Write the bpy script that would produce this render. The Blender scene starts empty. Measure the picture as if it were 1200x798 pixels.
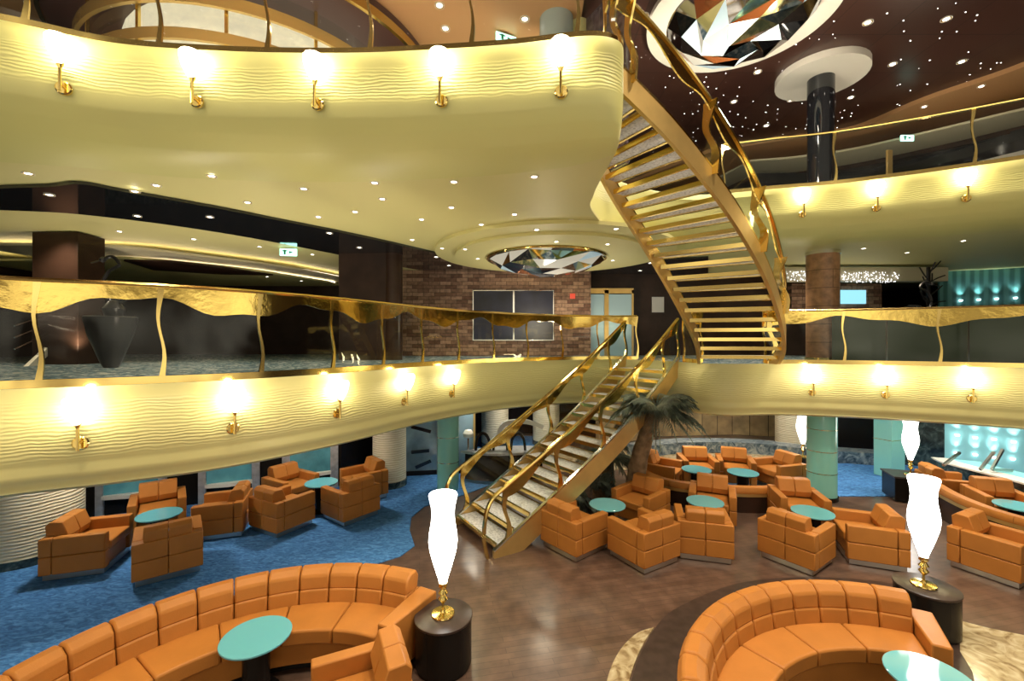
import bpy, math, random
from math import sin, cos, pi, radians as R, sqrt, atan2
random.seed(7)
sc = bpy.context.scene
COL = sc.collection
# ---------------------------------------------------------------- camera, world, exposure
F = 510.0; EZ = 3.3
ZM = 2.84; ZU = 6.40; ZS = 5.40; ZT = 9.70; RH = 1.05
cam_d = bpy.data.cameras.new('camera'); cam = bpy.data.objects.new('camera', cam_d); COL.objects.link(cam)
cam.location = (0, 0, EZ); cam.rotation_euler = (pi/2, 0, 0)
cam_d.sensor_width = 36; cam_d.lens = F/1200*36; cam_d.clip_start = .05
sc.camera = cam
sc.view_settings.view_transform = 'Standard'; sc.view_settings.look = 'None'
sc.view_settings.exposure = 0.45; sc.view_settings.gamma = 1; sc.view_settings.use_curve_mapping = False
sc.cycles.use_denoising = True
sc.cycles.max_bounces = 8; sc.cycles.transparent_max_bounces = 24; sc.cycles.sample_clamp_indirect = 4
sc.cycles.caustics_reflective = False; sc.cycles.caustics_refractive = False
w = bpy.data.worlds.new('world'); sc.world = w; w.use_nodes = True
wn = w.node_tree; wtc = wn.nodes.new('ShaderNodeTexCoord'); wnz = wn.nodes.new('ShaderNodeTexNoise'); wnz.inputs['Scale'].default_value = 3.2; wnz.inputs['Detail'].default_value = 3
wr = wn.nodes.new('ShaderNodeValToRGB'); wr.color_ramp.elements[0].position = .42; wr.color_ramp.elements[0].color = (.10, .075, .05, 1)
wr.color_ramp.elements[1].position = .62; wr.color_ramp.elements[1].color = (1.0, .90, .68, 1)
wmp = wn.nodes.new('ShaderNodeMapping'); wmp.inputs['Scale'].default_value = (1, 1, 2.6)
wn.links.new(wtc.outputs['Generated'], wmp.inputs[0]); wn.links.new(wmp.outputs[0], wnz.inputs['Vector']); wn.links.new(wnz.outputs['Fac'], wr.inputs[0])
wsp = wn.nodes.new('ShaderNodeSeparateXYZ'); wmr = wn.nodes.new('ShaderNodeMapRange')   # lower half brightened as added fill for the soffits, dimmer above
wmr.inputs[1].default_value = -.25; wmr.inputs[2].default_value = .15; wmr.inputs[3].default_value = 2.0; wmr.inputs[4].default_value = 1.15
wn.links.new(wtc.outputs['Generated'], wsp.inputs[0]); wn.links.new(wsp.outputs['Z'], wmr.inputs[0]); wn.links.new(wmr.outputs[0], wn.nodes['Background'].inputs[1])
wn.links.new(wr.outputs[0], wn.nodes['Background'].inputs[0])

def light(name, typ, loc, power, color=(1, .83, .58), size=.3, rot=(0, 0, 0), spot=120, parent=None, blend=.8):
    d = bpy.data.lights.new(name, typ); d.energy = power; d.color = color
    if typ == 'AREA': d.shape = 'DISK'; d.size = size
    else: d.shadow_soft_size = size
    if typ == 'SPOT': d.spot_size = R(spot); d.spot_blend = blend
    o = bpy.data.objects.new(name, d); COL.objects.link(o); o.location = loc; o.rotation_euler = rot
    if parent: o.parent = parent
    return o
# downlight beams of the atrium ceiling and of the soffits
for (x, y, p) in [(-3, 2.2, 420), (0, 3.2, 420), (3.2, 3.2, 420), (6.2, 4.2, 380), (7.5, 6.5, 260), (2.5, 6.0, 300)]:
    light('ceiling_beam', 'SPOT', (x, y, ZT-.1), p*2.3, (1, .85, .64), .25, spot=100)
for (x, y, p) in [(-5.5, 7.5, 70), (-3.0, 8.6, 60), (-1.2, 11.3, 80), (2.0, 12.0, 80), (6.5, 11.2, 70), (-8.5, 8, 50), (9.5, 10.5, 60)]:
    light('soffit_beam', 'SPOT', (x, y, ZS-.1), p*2.0, (1, .84, .6), .15, spot=130)
for (x, y, p) in [(-6.2, 6.6, 110), (-3.9, 8.3, 110), (-1.0, 10.6, 80), (4.2, 10.2, 150), (6.5, 9.6, 110), (9.0, 8.3, 110), (1.8, 11.0, 60), (10.2, 9.3, 90), (5.2, 13.2, 170), (8.2, 11.8, 60), (.4, 12.3, 120), (7.4, 12.9, 60)]:
    light('lower_beam', 'SPOT', (x, y, 2.38), p*1.1, (1, .90, .74), .15, spot=150)
for (x, y, p) in [(-6, 8, 90), (-1, 8.5, 110), (3, 11.5, 100), (8, 11, 90)]:
    light('upper_beam', 'SPOT', (x, y, ZT-.15), p*2, (1, .82, .58), .2, spot=130)

# unseen fill spots added over both decks, aimed up to brighten ceilings and walls
for (x, y, z, p) in [(-8.2, 8.2, ZM, 60), (-5.4, 9.2, ZM, 60), (-3.0, 10.6, ZM, 50), (0.2, 12.1, ZM, 50), (3.0, 12.6, ZM, 40), (8.0, 12.2, ZM, 40), (-5.2, 6.6, ZM, 60), (-2.6, 8.0, ZM, 60), (-3.2, 6.0, ZM, 30), (-1.5, 7.2, ZU, 200), (-4.6, 5.9, ZU, 130), (1.0, 9.0, ZU, 160), (9.5, 10.0, ZU, 120)]:
    light('ceiling_fill', 'SPOT', (x, y, z+.25), p, (1, .84, .62), .08, rot=(pi, 0, 0), spot=155)

# ---------------------------------------------------------------- pixel to world helpers
def U(px, py, z):
    d = (z-EZ)*F/(399.0-py)
    return ((px-600)/F*d, d)
def D(px, d): return ((px-600)/F*d, d)

# ---------------------------------------------------------------- materials
def new_mat(name):
    m = bpy.data.materials.new(name); m.use_nodes = True
    nt = m.node_tree
    return m, nt, nt.nodes['Principled BSDF']
def mat(name, col, rough=.5, metal=0, bump=0, bscale=20, emis=None, es=0, coat=0, vary=0, vscale=3):
    m, nt, b = new_mat(name)
    b.inputs['Base Color'].default_value = (*col, 1); b.inputs['Roughness'].default_value = rough
    b.inputs['Metallic'].default_value = metal
    if coat: b.inputs['Coat Weight'].default_value = coat; b.inputs['Coat Roughness'].default_value = .05
    if emis: b.inputs['Emission Color'].default_value = (*emis, 1); b.inputs['Emission Strength'].default_value = es
    if vary or bump:
        tc = nt.nodes.new('ShaderNodeTexCoord')
        n = nt.nodes.new('ShaderNodeTexNoise'); n.inputs['Scale'].default_value = bscale if bump else vscale; n.inputs['Detail'].default_value = 4
        nt.links.new(tc.outputs['Object'], n.inputs['Vector'])
        if bump:
            bp = nt.nodes.new('ShaderNodeBump'); bp.inputs['Strength'].default_value = bump; bp.inputs['Distance'].default_value = .01
            nt.links.new(n.outputs['Fac'], bp.inputs['Height']); nt.links.new(bp.outputs['Normal'], b.inputs['Normal'])
        if vary:
            n2 = nt.nodes.new('ShaderNodeTexNoise'); n2.inputs['Scale'].default_value = vscale; n2.inputs['Detail'].default_value = 5
            nt.links.new(tc.outputs['Object'], n2.inputs['Vector'])
            r = nt.nodes.new('ShaderNodeValToRGB')
            r.color_ramp.elements[0].position = .35; r.color_ramp.elements[1].position = .65
            r.color_ramp.elements[0].color = (*[c*(1-vary) for c in col], 1)
            r.color_ramp.elements[1].color = (*[min(1, c*(1+vary)) for c in col], 1)
            nt.links.new(n2.outputs['Fac'], r.inputs[0]); nt.links.new(r.outputs[0], b.inputs['Base Color'])
    return m
def ramp_mat(name, stops, scale, rough=.4, dist=0, kind='noise', stretch=(1, 1, 1), rot=0, bump=0, coat=0, spec=None, detail=6):
    m, nt, b = new_mat(name)
    tc = nt.nodes.new('ShaderNodeTexCoord'); mp = nt.nodes.new('ShaderNodeMapping')
    mp.inputs['Scale'].default_value = stretch; mp.inputs['Rotation'].default_value = (0, 0, rot)
    nt.links.new(tc.outputs['Object'], mp.inputs['Vector'])
    if kind == 'noise':
        t = nt.nodes.new('ShaderNodeTexNoise'); t.inputs['Scale'].default_value = scale; t.inputs['Detail'].default_value = detail; t.inputs['Distortion'].default_value = dist
        out = t.outputs['Fac']
    elif kind == 'wave':
        t = nt.nodes.new('ShaderNodeTexWave'); t.inputs['Scale'].default_value = scale; t.inputs['Distortion'].default_value = dist; t.inputs['Detail'].default_value = 3; t.inputs['Detail Scale'].default_value = 1.5
        out = t.outputs['Fac']
    else:
        t = nt.nodes.new('ShaderNodeTexVoronoi'); t.inputs['Scale'].default_value = scale; out = t.outputs['Distance']
    nt.links.new(mp.outputs[0], t.inputs['Vector'])
    r = nt.nodes.new('ShaderNodeValToRGB'); el = r.color_ramp.elements
    while len(el) < len(stops): el.new(.5)
    for e, (p, c) in zip(el, stops): e.position = p; e.color = (*c, 1)
    nt.links.new(out, r.inputs[0]); nt.links.new(r.outputs[0], b.inputs['Base Color'])
    b.inputs['Roughness'].default_value = rough
    if coat: b.inputs['Coat Weight'].default_value = coat
    if bump:
        bp = nt.nodes.new('ShaderNodeBump'); bp.inputs['Strength'].default_value = bump; bp.inputs['Distance'].default_value = .02
        nt.links.new(out, bp.inputs['Height']); nt.links.new(bp.outputs['Normal'], b.inputs['Normal'])
    return m
def brick_mat(name, c1, c2, cm, scale, bw, rh, rough=.3, rot=(0, 0, 0), mortar=.01, bump=.3, coat=0, vary=None, offset=.5):
    m, nt, b = new_mat(name)
    tc = nt.nodes.new('ShaderNodeTexCoord'); mp = nt.nodes.new('ShaderNodeMapping'); mp.inputs['Rotation'].default_value = rot
    nt.links.new(tc.outputs['Object'], mp.inputs['Vector'])
    t = nt.nodes.new('ShaderNodeTexBrick'); t.inputs['Scale'].default_value = scale
    t.inputs['Color1'].default_value = (*c1, 1); t.inputs['Color2'].default_value = (*c2, 1); t.inputs['Mortar'].default_value = (*cm, 1)
    t.inputs['Brick Width'].default_value = bw; t.inputs['Row Height'].default_value = rh; t.inputs['Mortar Size'].default_value = mortar
    t.offset = offset
    nt.links.new(mp.outputs[0], t.inputs['Vector'])
    n = nt.nodes.new('ShaderNodeTexNoise'); n.inputs['Scale'].default_value = vary or 8; n.inputs['Detail'].default_value = 6
    nt.links.new(mp.outputs[0], n.inputs['Vector'])
    mx = nt.nodes.new('ShaderNodeMix'); mx.data_type = 'RGBA'; mx.blend_type = 'MULTIPLY'; mx.inputs[0].default_value = .7
    r = nt.nodes.new('ShaderNodeValToRGB'); r.color_ramp.elements[0].position = .3; r.color_ramp.elements[1].position = .7
    r.color_ramp.elements[0].color = (.45, .45, .45, 1); r.color_ramp.elements[1].color = (1.3, 1.25, 1.2, 1)
    nt.links.new(n.outputs['Fac'], r.inputs[0]); nt.links.new(t.outputs['Color'], mx.inputs[6]); nt.links.new(r.outputs[0], mx.inputs[7])
    nt.links.new(mx.outputs[2], b.inputs['Base Color']); b.inputs['Roughness'].default_value = rough
    if coat: b.inputs['Coat Weight'].default_value = coat; b.inputs['Coat Roughness'].default_value = .15
    if bump:
        bp = nt.nodes.new('ShaderNodeBump'); bp.inputs['Strength'].default_value = bump; bp.inputs['Distance'].default_value = .01
        nt.links.new(n.outputs['Fac'], bp.inputs['Height']); nt.links.new(bp.outputs['Normal'], b.inputs['Normal'])
    return m
def emit_mat(name, col, s):
    m = bpy.data.materials.new(name); m.use_nodes = True; nt = m.node_tree; nt.nodes.clear()
    e = nt.nodes.new('ShaderNodeEmission'); e.inputs[0].default_value = (*col, 1); e.inputs[1].default_value = s
    o = nt.nodes.new('ShaderNodeOutputMaterial'); nt.links.new(e.outputs[0], o.inputs[0]); return m
def glass_mat(name, tint=(.95, .98, .96), refl=.10, rough=.0, gcol=(1, 1, 1)):
    m = bpy.data.materials.new(name); m.use_nodes = True; nt = m.node_tree; nt.nodes.clear()
    t = nt.nodes.new('ShaderNodeBsdfTransparent'); t.inputs[0].default_value = (*tint, 1)
    g = nt.nodes.new('ShaderNodeBsdfGlossy'); g.inputs['Roughness'].default_value = rough; g.inputs[0].default_value = (*gcol, 1)
    lw = nt.nodes.new('ShaderNodeLayerWeight'); lw.inputs[0].default_value = .18
    mr = nt.nodes.new('ShaderNodeMapRange'); mr.inputs[3].default_value = refl; mr.inputs[4].default_value = .10
    nt.links.new(lw.outputs['Facing'], mr.inputs[0])
    p = nt.nodes.new('ShaderNodeMath'); p.operation = 'POWER'; p.inputs[1].default_value = 1.0
    nt.links.new(mr.outputs[0], p.inputs[0])
    mx = nt.nodes.new('ShaderNodeMixShader'); nt.links.new(p.outputs[0], mx.inputs[0]); nt.links.new(t.outputs[0], mx.inputs[1]); nt.links.new(g.outputs[0], mx.inputs[2])
    o = nt.nodes.new('ShaderNodeOutputMaterial'); nt.links.new(mx.outputs[0], o.inputs[0]); return m
def fascia_mat(name, col, zlo, zhi, freq=55):
    """moulded plaster: shallow horizontal ripples between zlo and zhi"""
    m, nt, b = new_mat(name)
    b.inputs['Base Color'].default_value = (*col, 1); b.inputs['Roughness'].default_value = .42
    g = nt.nodes.new('ShaderNodeNewGeometry'); mp = nt.nodes.new('ShaderNodeMapping'); mp.inputs['Scale'].default_value = (.55, .55, 1)
    nt.links.new(g.outputs['Position'], mp.inputs['Vector'])
    wv = nt.nodes.new('ShaderNodeTexWave'); wv.bands_direction = 'Z'; wv.inputs['Scale'].default_value = freq/6.28*1.0
    wv.inputs['Distortion'].default_value = 7.0; wv.inputs['Detail'].default_value = 2; wv.inputs['Detail Scale'].default_value = .8
    nt.links.new(mp.outputs[0], wv.inputs['Vector'])
    sp = nt.nodes.new('ShaderNodeSeparateXYZ'); nt.links.new(g.outputs['Position'], sp.inputs[0])
    def mr(a, bb):
        n = nt.nodes.new('ShaderNodeMapRange'); n.inputs[1].default_value = a; n.inputs[2].default_value = bb
        nt.links.new(sp.outputs['Z'], n.inputs[0]); return n
    a = mr(zlo, zlo+.12); c = mr(zhi, zhi-.05)
    m1 = nt.nodes.new('ShaderNodeMath'); m1.operation = 'MULTIPLY'; nt.links.new(a.outputs[0], m1.inputs[0]); nt.links.new(c.outputs[0], m1.inputs[1])
    m2 = nt.nodes.new('ShaderNodeMath'); m2.operation = 'MULTIPLY'; nt.links.new(m1.outputs[0], m2.inputs[0]); nt.links.new(wv.outputs['Fac'], m2.inputs[1])
    bp = nt.nodes.new('ShaderNodeBump'); bp.inputs['Strength'].default_value = .26; bp.inputs['Distance'].default_value = .02
    nt.links.new(m2.outputs[0], bp.inputs['Height']); nt.links.new(bp.outputs['Normal'], b.inputs['Normal'])
    return m
def star_mat():
    m, nt, b = new_mat('star_ceiling')
    tc = nt.nodes.new('ShaderNodeTexCoord')
    br = nt.nodes.new('ShaderNodeTexBrick'); br.offset = 0; br.inputs['Scale'].default_value = 1; br.inputs['Brick Width'].default_value = 1.3; br.inputs['Row Height'].default_value = 1.3
    br.inputs['Mortar Size'].default_value = .008; br.inputs['Color1'].default_value = (.055, .022, .016, 1); br.inputs['Color2'].default_value = (.066, .028, .02, 1); br.inputs['Mortar'].default_value = (.01, .006, .005, 1)
    nt.links.new(tc.outputs['Object'], br.inputs['Vector']); nt.links.new(br.outputs['Color'], b.inputs['Base Color'])
    b.inputs['Roughness'].default_value = .3
    v = nt.nodes.new('ShaderNodeTexVoronoi'); v.inputs['Scale'].default_value = 5.6; nt.links.new(tc.outputs['Object'], v.inputs['Vector'])
    lt = nt.nodes.new('ShaderNodeMath'); lt.operation = 'LESS_THAN'; lt.inputs[1].default_value = .07
    nt.links.new(v.outputs['Distance'], lt.inputs[0])
    ml = nt.nodes.new('ShaderNodeMath'); ml.operation = 'MULTIPLY'; ml.inputs[1].default_value = 7
    nt.links.new(lt.outputs[0], ml.inputs[0]); nt.links.new(ml.outputs[0], b.inputs['Emission Strength'])
    b.inputs['Emission Color'].default_value = (1, .95, .9, 1)
    return m
M = {}
M['cream'] = fascia_mat('cream_plaster', (.66, .63, .25), 5.85, 6.25)
M['cream2'] = fascia_mat('cream_plaster_mid', (.70, .645, .29), 2.12, 2.72)
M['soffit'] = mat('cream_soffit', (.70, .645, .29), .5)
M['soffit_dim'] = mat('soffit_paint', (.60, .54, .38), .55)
M['tan'] = mat('tan_ceiling', (.52, .29, .13), .45)
M['star'] = star_mat()
M['white'] = mat('white_paint', (.80, .76, .68), .45)
M['brass'] = mat('polished_brass', (.86, .64, .22), .14, 1)
M['brass_soft'] = mat('satin_brass', (.74, .50, .18), .36, .75, vary=.1, vscale=2)
M['steel'] = mat('polished_steel', (.72, .70, .66), .15, 1)
M['band'] = mat('gold_film', (.80, .58, .16), .12, 1, bump=.35, bscale=6)
M['glass'] = glass_mat('clear_glass', (.96, .975, .965), .012)
M['glass_dark'] = mat('smoked_glass', (.012, .014, .018), .06, 0, coat=.5)
M['teal_glass'] = mat('teal_column_glass', (.25, .62, .55), .12, 0, coat=.5)
M['pane'] = mat('window_pane', (.08, .22, .24), .08, emis=(.10, .40, .48), es=.10, coat=.6, vary=.45, vscale=1.6)
M['table'] = mat('teal_table_glass', (.15, .49, .57), .06, coat=1)
M['black'] = mat('black_lacquer', (.012, .010, .009), .25)
M['blackwood'] = mat('dark_wood', (.035, .018, .012), .3, vary=.3, vscale=2)
M['leather'] = mat('orange_leather', (.445, .172, .035), .45, bump=.10, bscale=90, vary=.06, vscale=4)
M['chrome'] = mat('brushed_chrome', (.62, .60, .56), .28, 1)
M['carpet'] = ramp_mat('blue_carpet', [(.30, (.025, .105, .30)), (.5, (.05, .20, .50)), (.72, (.12, .34, .70))], 9, .95, dist=1.2, stretch=(1, 2.2, 1), rot=.6, bump=.5, detail=9)
for k_ in ('black', 'blackwood', 'leather'): M[k_].node_tree.nodes['Principled BSDF'].inputs['Specular IOR Level'].default_value = .22
M['carpet2'] = ramp_mat('patterned_carpet', [(.40, (.02, .05, .08)), (.52, (.05, .13, .19)), (.62, (.5, .5, .46))], 5, .9, dist=2.5)
M['wood'] = brick_mat('parquet', (.110, .066, .048), (.135, .084, .062), (.075, .045, .033), 1, .9, .085, .32, rot=(0, 0, R(-12)), mortar=.0035, bump=.03, coat=.35, vary=5)
M['ringwood'] = mat('ring_wood', (.05, .032, .026), .3, vary=.25, vscale=9)
M['marble'] = ramp_mat('beige_marble', [(.3, (.20, .13, .06)), (.5, (.42, .33, .19)), (.75, (.60, .52, .36))], 4, .15, dist=2.5)
M['stone_green'] = ramp_mat('green_stone', [(.35, (.012, .02, .02)), (.55, (.05, .08, .075)), (.75, (.16, .2, .18))], 2.5, .15, dist=3)
M['brick'] = brick_mat('split_stone', (.15, .07, .045), (.46, .29, .20), (.05, .03, .02), 1, .33, .11, .6, rot=(R(90), 0, 0), mortar=.006, bump=1.0, vary=11)
M['stone_col'] = brick_mat('brown_stone', (.30, .15, .075), (.38, .21, .11), (.08, .04, .02), 1, 3, .42, .4, rot=(R(90), 0, 0), mortar=.006, bump=.5, vary=7)
M['stonepanel'] = brick_mat('stone_panels', (.50, .38, .2), (.36, .25, .13), (.04, .03, .02), 1, .55, 1.3, .45, rot=(R(90), 0, 0), mortar=.012, bump=.3, vary=3, offset=0)
M['riprap'] = ramp_mat('pale_stone_kerb', [(.35, (.02, .05, .08)), (.5, (.15, .2, .24)), (.7, (.45, .47, .45))], 4, .3, dist=2, stretch=(1, 1, 1))
M['tread'] = ramp_mat('speckled_marble', [(.35, (.5, .5, .52)), (.5, (.80, .80, .82)), (.7, (.92, .92, .92))], 30, .2)
M['column_cream'] = ramp_mat('ribbed_cream', [(.2, (.66, .58, .38)), (.6, (.84, .78, .60))], 6.5, .5, kind='wave', dist=4, stretch=(.3, .3, 1), bump=.5)
M['column_cream'].node_tree.nodes['Wave Texture'].bands_direction = 'Z'
M['teal_wall'] = mat('teal_backlit_wall', (.30, .58, .58), .3, emis=(.25, .62, .62), es=.30)
M['teal_curtain'] = ramp_mat('teal_curtain', [(.2, (.05, .17, .17)), (.8, (.12, .34, .34))], 1.6, .7, kind='wave', dist=.6)
M['green_panel'] = mat('dark_green_glass', (.030, .052, .022), .3)
M['lampglow'] = emit_mat('opal_glass_glow', (1, .96, .88), 7.0)
M['sconceglow'] = emit_mat('sconce_glow', (1, .88, .58), 22)
M['spotglow'] = emit_mat('downlight_glow', (1, .93, .80), 9)
M['wallspot'] = emit_mat('wall_light_glow', (.85, 1, 1), 6)
M['exitglow'] = emit_mat('exit_sign_glow', (.45, 1, .8), 2.2)
M['mirror'] = mat('mirror_facet', (.46, .46, .48), .05, 1)
M['mirror_gold'] = mat('gold_facet', (.85, .66, .3), .08, 1)
M['mirror_blue'] = mat('blue_facet', (.30, .55, .62), .06, 1)
M['mirror_dark'] = mat('dark_facet', (.12, .09, .08), .06, .9)
M['mirror_orange'] = mat('orange_facet', (.75, .25, .08), .1, .8)
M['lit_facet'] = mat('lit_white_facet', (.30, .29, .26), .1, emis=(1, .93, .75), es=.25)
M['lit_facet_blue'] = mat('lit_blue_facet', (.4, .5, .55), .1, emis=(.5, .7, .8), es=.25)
M['palm'] = mat('palm_leaf', (.12, .145, .11), .3, vary=.55, vscale=8)
M['bark'] = mat('palm_bark', (.20, .12, .06), .9, bump=.8, bscale=14, vary=.4, vscale=7)
M['screen'] = mat('dark_screen', (.012, .014, .034), .35, vary=.5, vscale=1.3)
M['doorglass'] = mat('frosted_door_glass', (.30, .42, .44), .2, emis=(.4, .6, .62), es=.12)
M['case'] = mat('pale_blue_glass', (.22, .34, .42), .08, coat=.7, vary=.4, vscale=1.5)
M['bronze'] = mat('dark_bronze', (.03, .028, .03), .3, .5)
M['greyframe'] = mat('silver_frame', (.45, .45, .46), .35, .4, vary=.2, vscale=9)
M['paper'] = mat('white_paper', (.8, .8, .78), .6)

# ---------------------------------------------------------------- mesh builder
class MB:
    def __init__(s): s.v = []; s.f = []; s.mi = []; s.m = 0
    def add(s, vs, fs):
        o = len(s.v); s.v += [tuple(p) for p in vs]
        for f in fs: s.f.append([i+o for i in f]); s.mi.append(s.m)
        return s
    def box(s, c, d, rz=0):
        x, y, z = [k/2 for k in d]; P = []
        for dz in (-z, z):
            for (a, b) in ((-x, -y), (x, -y), (x, y), (-x, y)):
                P.append((c[0]+a*cos(rz)-b*sin(rz), c[1]+a*sin(rz)+b*cos(rz), c[2]+dz))
        return s.add(P, [(0, 3, 2, 1), (4, 5, 6, 7), (0, 1, 5, 4), (1, 2, 6, 5), (2, 3, 7, 6), (3, 0, 4, 7)])
    def prism(s, poly, z0, z1):
        n = len(poly); a = sum(poly[i][0]*poly[(i+1) % n][1]-poly[(i+1) % n][0]*poly[i][1] for i in range(n))
        if a < 0: poly = poly[::-1]
        P = [(p[0], p[1], z0) for p in poly]+[(p[0], p[1], z1) for p in poly]
        return s.add(P, [list(range(n))[::-1], list(range(n, 2*n))]+[(i, (i+1) % n, n+(i+1) % n, n+i) for i in range(n)])
    def lathe(s, prof, c=(0, 0, 0), n=24, caps=True):
        P = []; k = len(prof)
        for (r, z) in prof:
            for j in range(n):
                a = 2*pi*j/n; P.append((c[0]+r*cos(a), c[1]+r*sin(a), c[2]+z))
        Fs = [(i*n+j, i*n+(j+1) % n, (i+1)*n+(j+1) % n, (i+1)*n+j) for i in range(k-1) for j in range(n)]
        if caps: Fs += [list(range(n))[::-1], [(k-1)*n+j for j in range(n)]]
        return s.add(P, Fs)
    def sweep(s, path, sec, closed=False, side=None):
        """sec: (a,b) pairs; a along the horizontal side vector, b along world up (or path up for steep tubes)"""
        n = len(path); m = len(sec); P = []
        for i, p in enumerate(path):
            q0 = path[max(i-1, 0)] if not closed else path[i-1]; q1 = path[min(i+1, n-1)] if not closed else path[(i+1) % n]
            t = [q1[k]-q0[k] for k in range(3)]; L = sqrt(sum(x*x for x in t)) or 1; t = [x/L for x in t]
            if side: sd = side
            else:
                h = sqrt(t[0]**2+t[1]**2)
                sd = (t[1]/h, -t[0]/h, 0) if h > 1e-4 else (1, 0, 0)
            up = (sd[1]*t[2]-sd[2]*t[1], sd[2]*t[0]-sd[0]*t[2], sd[0]*t[1]-sd[1]*t[0])
            for (a, b) in sec: P.append(tuple(p[k]+sd[k]*a+up[k]*b for k in range(3)))
        Fs = []
        for i in range(n if closed else n-1):
            i2 = (i+1) % n
            for j in range(m): Fs.append((i*m+j, i*m+(j+1) % m, i2*m+(j+1) % m, i2*m+j))
        if not closed: Fs += [list(range(m))[::-1], [(n-1)*m+j for j in range(m)]]
        return s.add(P, Fs)
    def tube(s, path, r, n=8):
        return s.sweep(path, [(r*cos(2*pi*k/n), r*sin(2*pi*k/n)) for k in range(n)])
    def grid(s, rows):
        k = len(rows[0]); P = [p for r in rows for p in r]
        return s.add(P, [(i*k+j, i*k+j+1, (i+1)*k+j+1, (i+1)*k+j) for i in range(len(rows)-1) for j in range(k-1)])
    def vwall(s, path, z0, z1, t=0.02):
        """vertical strip that follows a plan path; z0,z1 numbers or lists"""
        n = len(path); N = []
        for i in range(n):
            a = path[max(i-1, 0)]; b = path[min(i+1, n-1)]; h = sqrt((b[0]-a[0])**2+(b[1]-a[1])**2) or 1
            N.append((-(b[1]-a[1])/h*t/2, (b[0]-a[0])/h*t/2))
        z0 = z0 if isinstance(z0, list) else [z0]*n; z1 = z1 if isinstance(z1, list) else [z1]*n
        P = []
        for i, p in enumerate(path):
            P += [(p[0]-N[i][0], p[1]-N[i][1], z0[i]), (p[0]+N[i][0], p[1]+N[i][1], z0[i]), (p[0]+N[i][0], p[1]+N[i][1], z1[i]), (p[0]-N[i][0], p[1]-N[i][1], z1[i])]
        Fs = [(i*4+j, i*4+(j+1) % 4, i*4+4+(j+1) % 4, i*4+4+j) for i in range(n-1) for j in range(4)]
        Fs += [(3, 2, 1, 0), tuple((n-1)*4+j for j in range(4))]
        return s.add(P, Fs)
    def build(s, name, mats, parent=None, bevel=0, smooth=35, loc=None, seg=2):
        me = bpy.data.meshes.new(name); me.from_pydata(s.v, [], s.f); me.update()
        for m in (mats if isinstance(mats, (list, tuple)) else [mats]): me.materials.append(m)
        for p, k in zip(me.polygons, s.mi): p.material_index = k; p.use_smooth = bool(smooth)
        import bmesh
        bm = bmesh.new(); bm.from_mesh(me); bmesh.ops.recalc_face_normals(bm, faces=bm.faces); bm.to_mesh(me); bm.free()
        if smooth: me.set_sharp_from_angle(angle=R(smooth))
        o = bpy.data.objects.new(name, me); COL.objects.link(o)
        if parent: o.parent = parent
        if loc: o.location = loc
        if bevel:
            b = o.modifiers.new('soft_edges', 'BEVEL'); b.width = bevel; b.segments = seg; b.limit_method = 'ANGLE'; b.angle_limit = R(40); b.harden_normals = False
        return o
def thing(name, label, cat, loc=(0, 0, 0), rz=0, group=None):
    o = bpy.data.objects.new(name, None); COL.objects.link(o); o.location = loc; o.rotation_euler = (0, 0, rz); o.empty_display_size = .1
    return tag(o, label, cat, group)
def tag(o, label, cat, group=None, kind=None):
    o['label'] = label; o['category'] = cat
    if group: o['group'] = group
    if kind: o['kind'] = kind
    return o
def struct(o): o['kind'] = 'structure'; return o
def copy_tree(o, loc, rz, label, parent=None, group=None):
    r = o.copy(); COL.objects.link(r)
    if parent: r.parent = parent
    else:
        r.location = loc; r.rotation_euler = (0, 0, rz)
        if label: r['label'] = label
        if group: r['group'] = group
    for ch in list(o.children): copy_tree(ch, None, 0, None, r)
    return r
def cr(pts, n=8):
    """Catmull-Rom through points of any dimension"""
    out = []; P = [pts[0]]+list(pts)+[pts[-1]]
    for i in range(1, len(P)-2):
        p0, p1, p2, p3 = P[i-1], P[i], P[i+1], P[i+2]
        for k in range(n):
            t = k/n
            out.append(tuple(.5*(2*b+(c-a)*t+(2*a-5*b+4*c-d)*t*t+(3*b-a-3*c+d)*t**3) for a, b, c, d in zip(p0, p1, p2, p3)))
    out.append(tuple(pts[-1])); return out
def resample(pts, n):
    L = [0]
    for a, b in zip(pts, pts[1:]): L.append(L[-1]+sqrt(sum((x-y)**2 for x, y in zip(a, b))))
    out = []; j = 0
    for i in range(n):
        t = L[-1]*i/(n-1)
        while j < len(L)-2 and L[j+1] < t: j += 1
        u = (t-L[j])/((L[j+1]-L[j]) or 1); out.append(tuple(a+(b-a)*u for a, b in zip(pts[j], pts[j+1])))
    return out
def plen(pts): return sum(sqrt(sum((x-y)**2 for x, y in zip(a, b))) for a, b in zip(pts, pts[1:]))
def offset(path, d):
    out = []
    for i in range(len(path)):
        a = path[max(i-1, 0)]; b = path[min(i+1, len(path)-1)]; h = sqrt((b[0]-a[0])**2+(b[1]-a[1])**2) or 1
        out.append((path[i][0]-(b[1]-a[1])/h*d, path[i][1]+(b[0]-a[0])/h*d))
    return out

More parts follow.
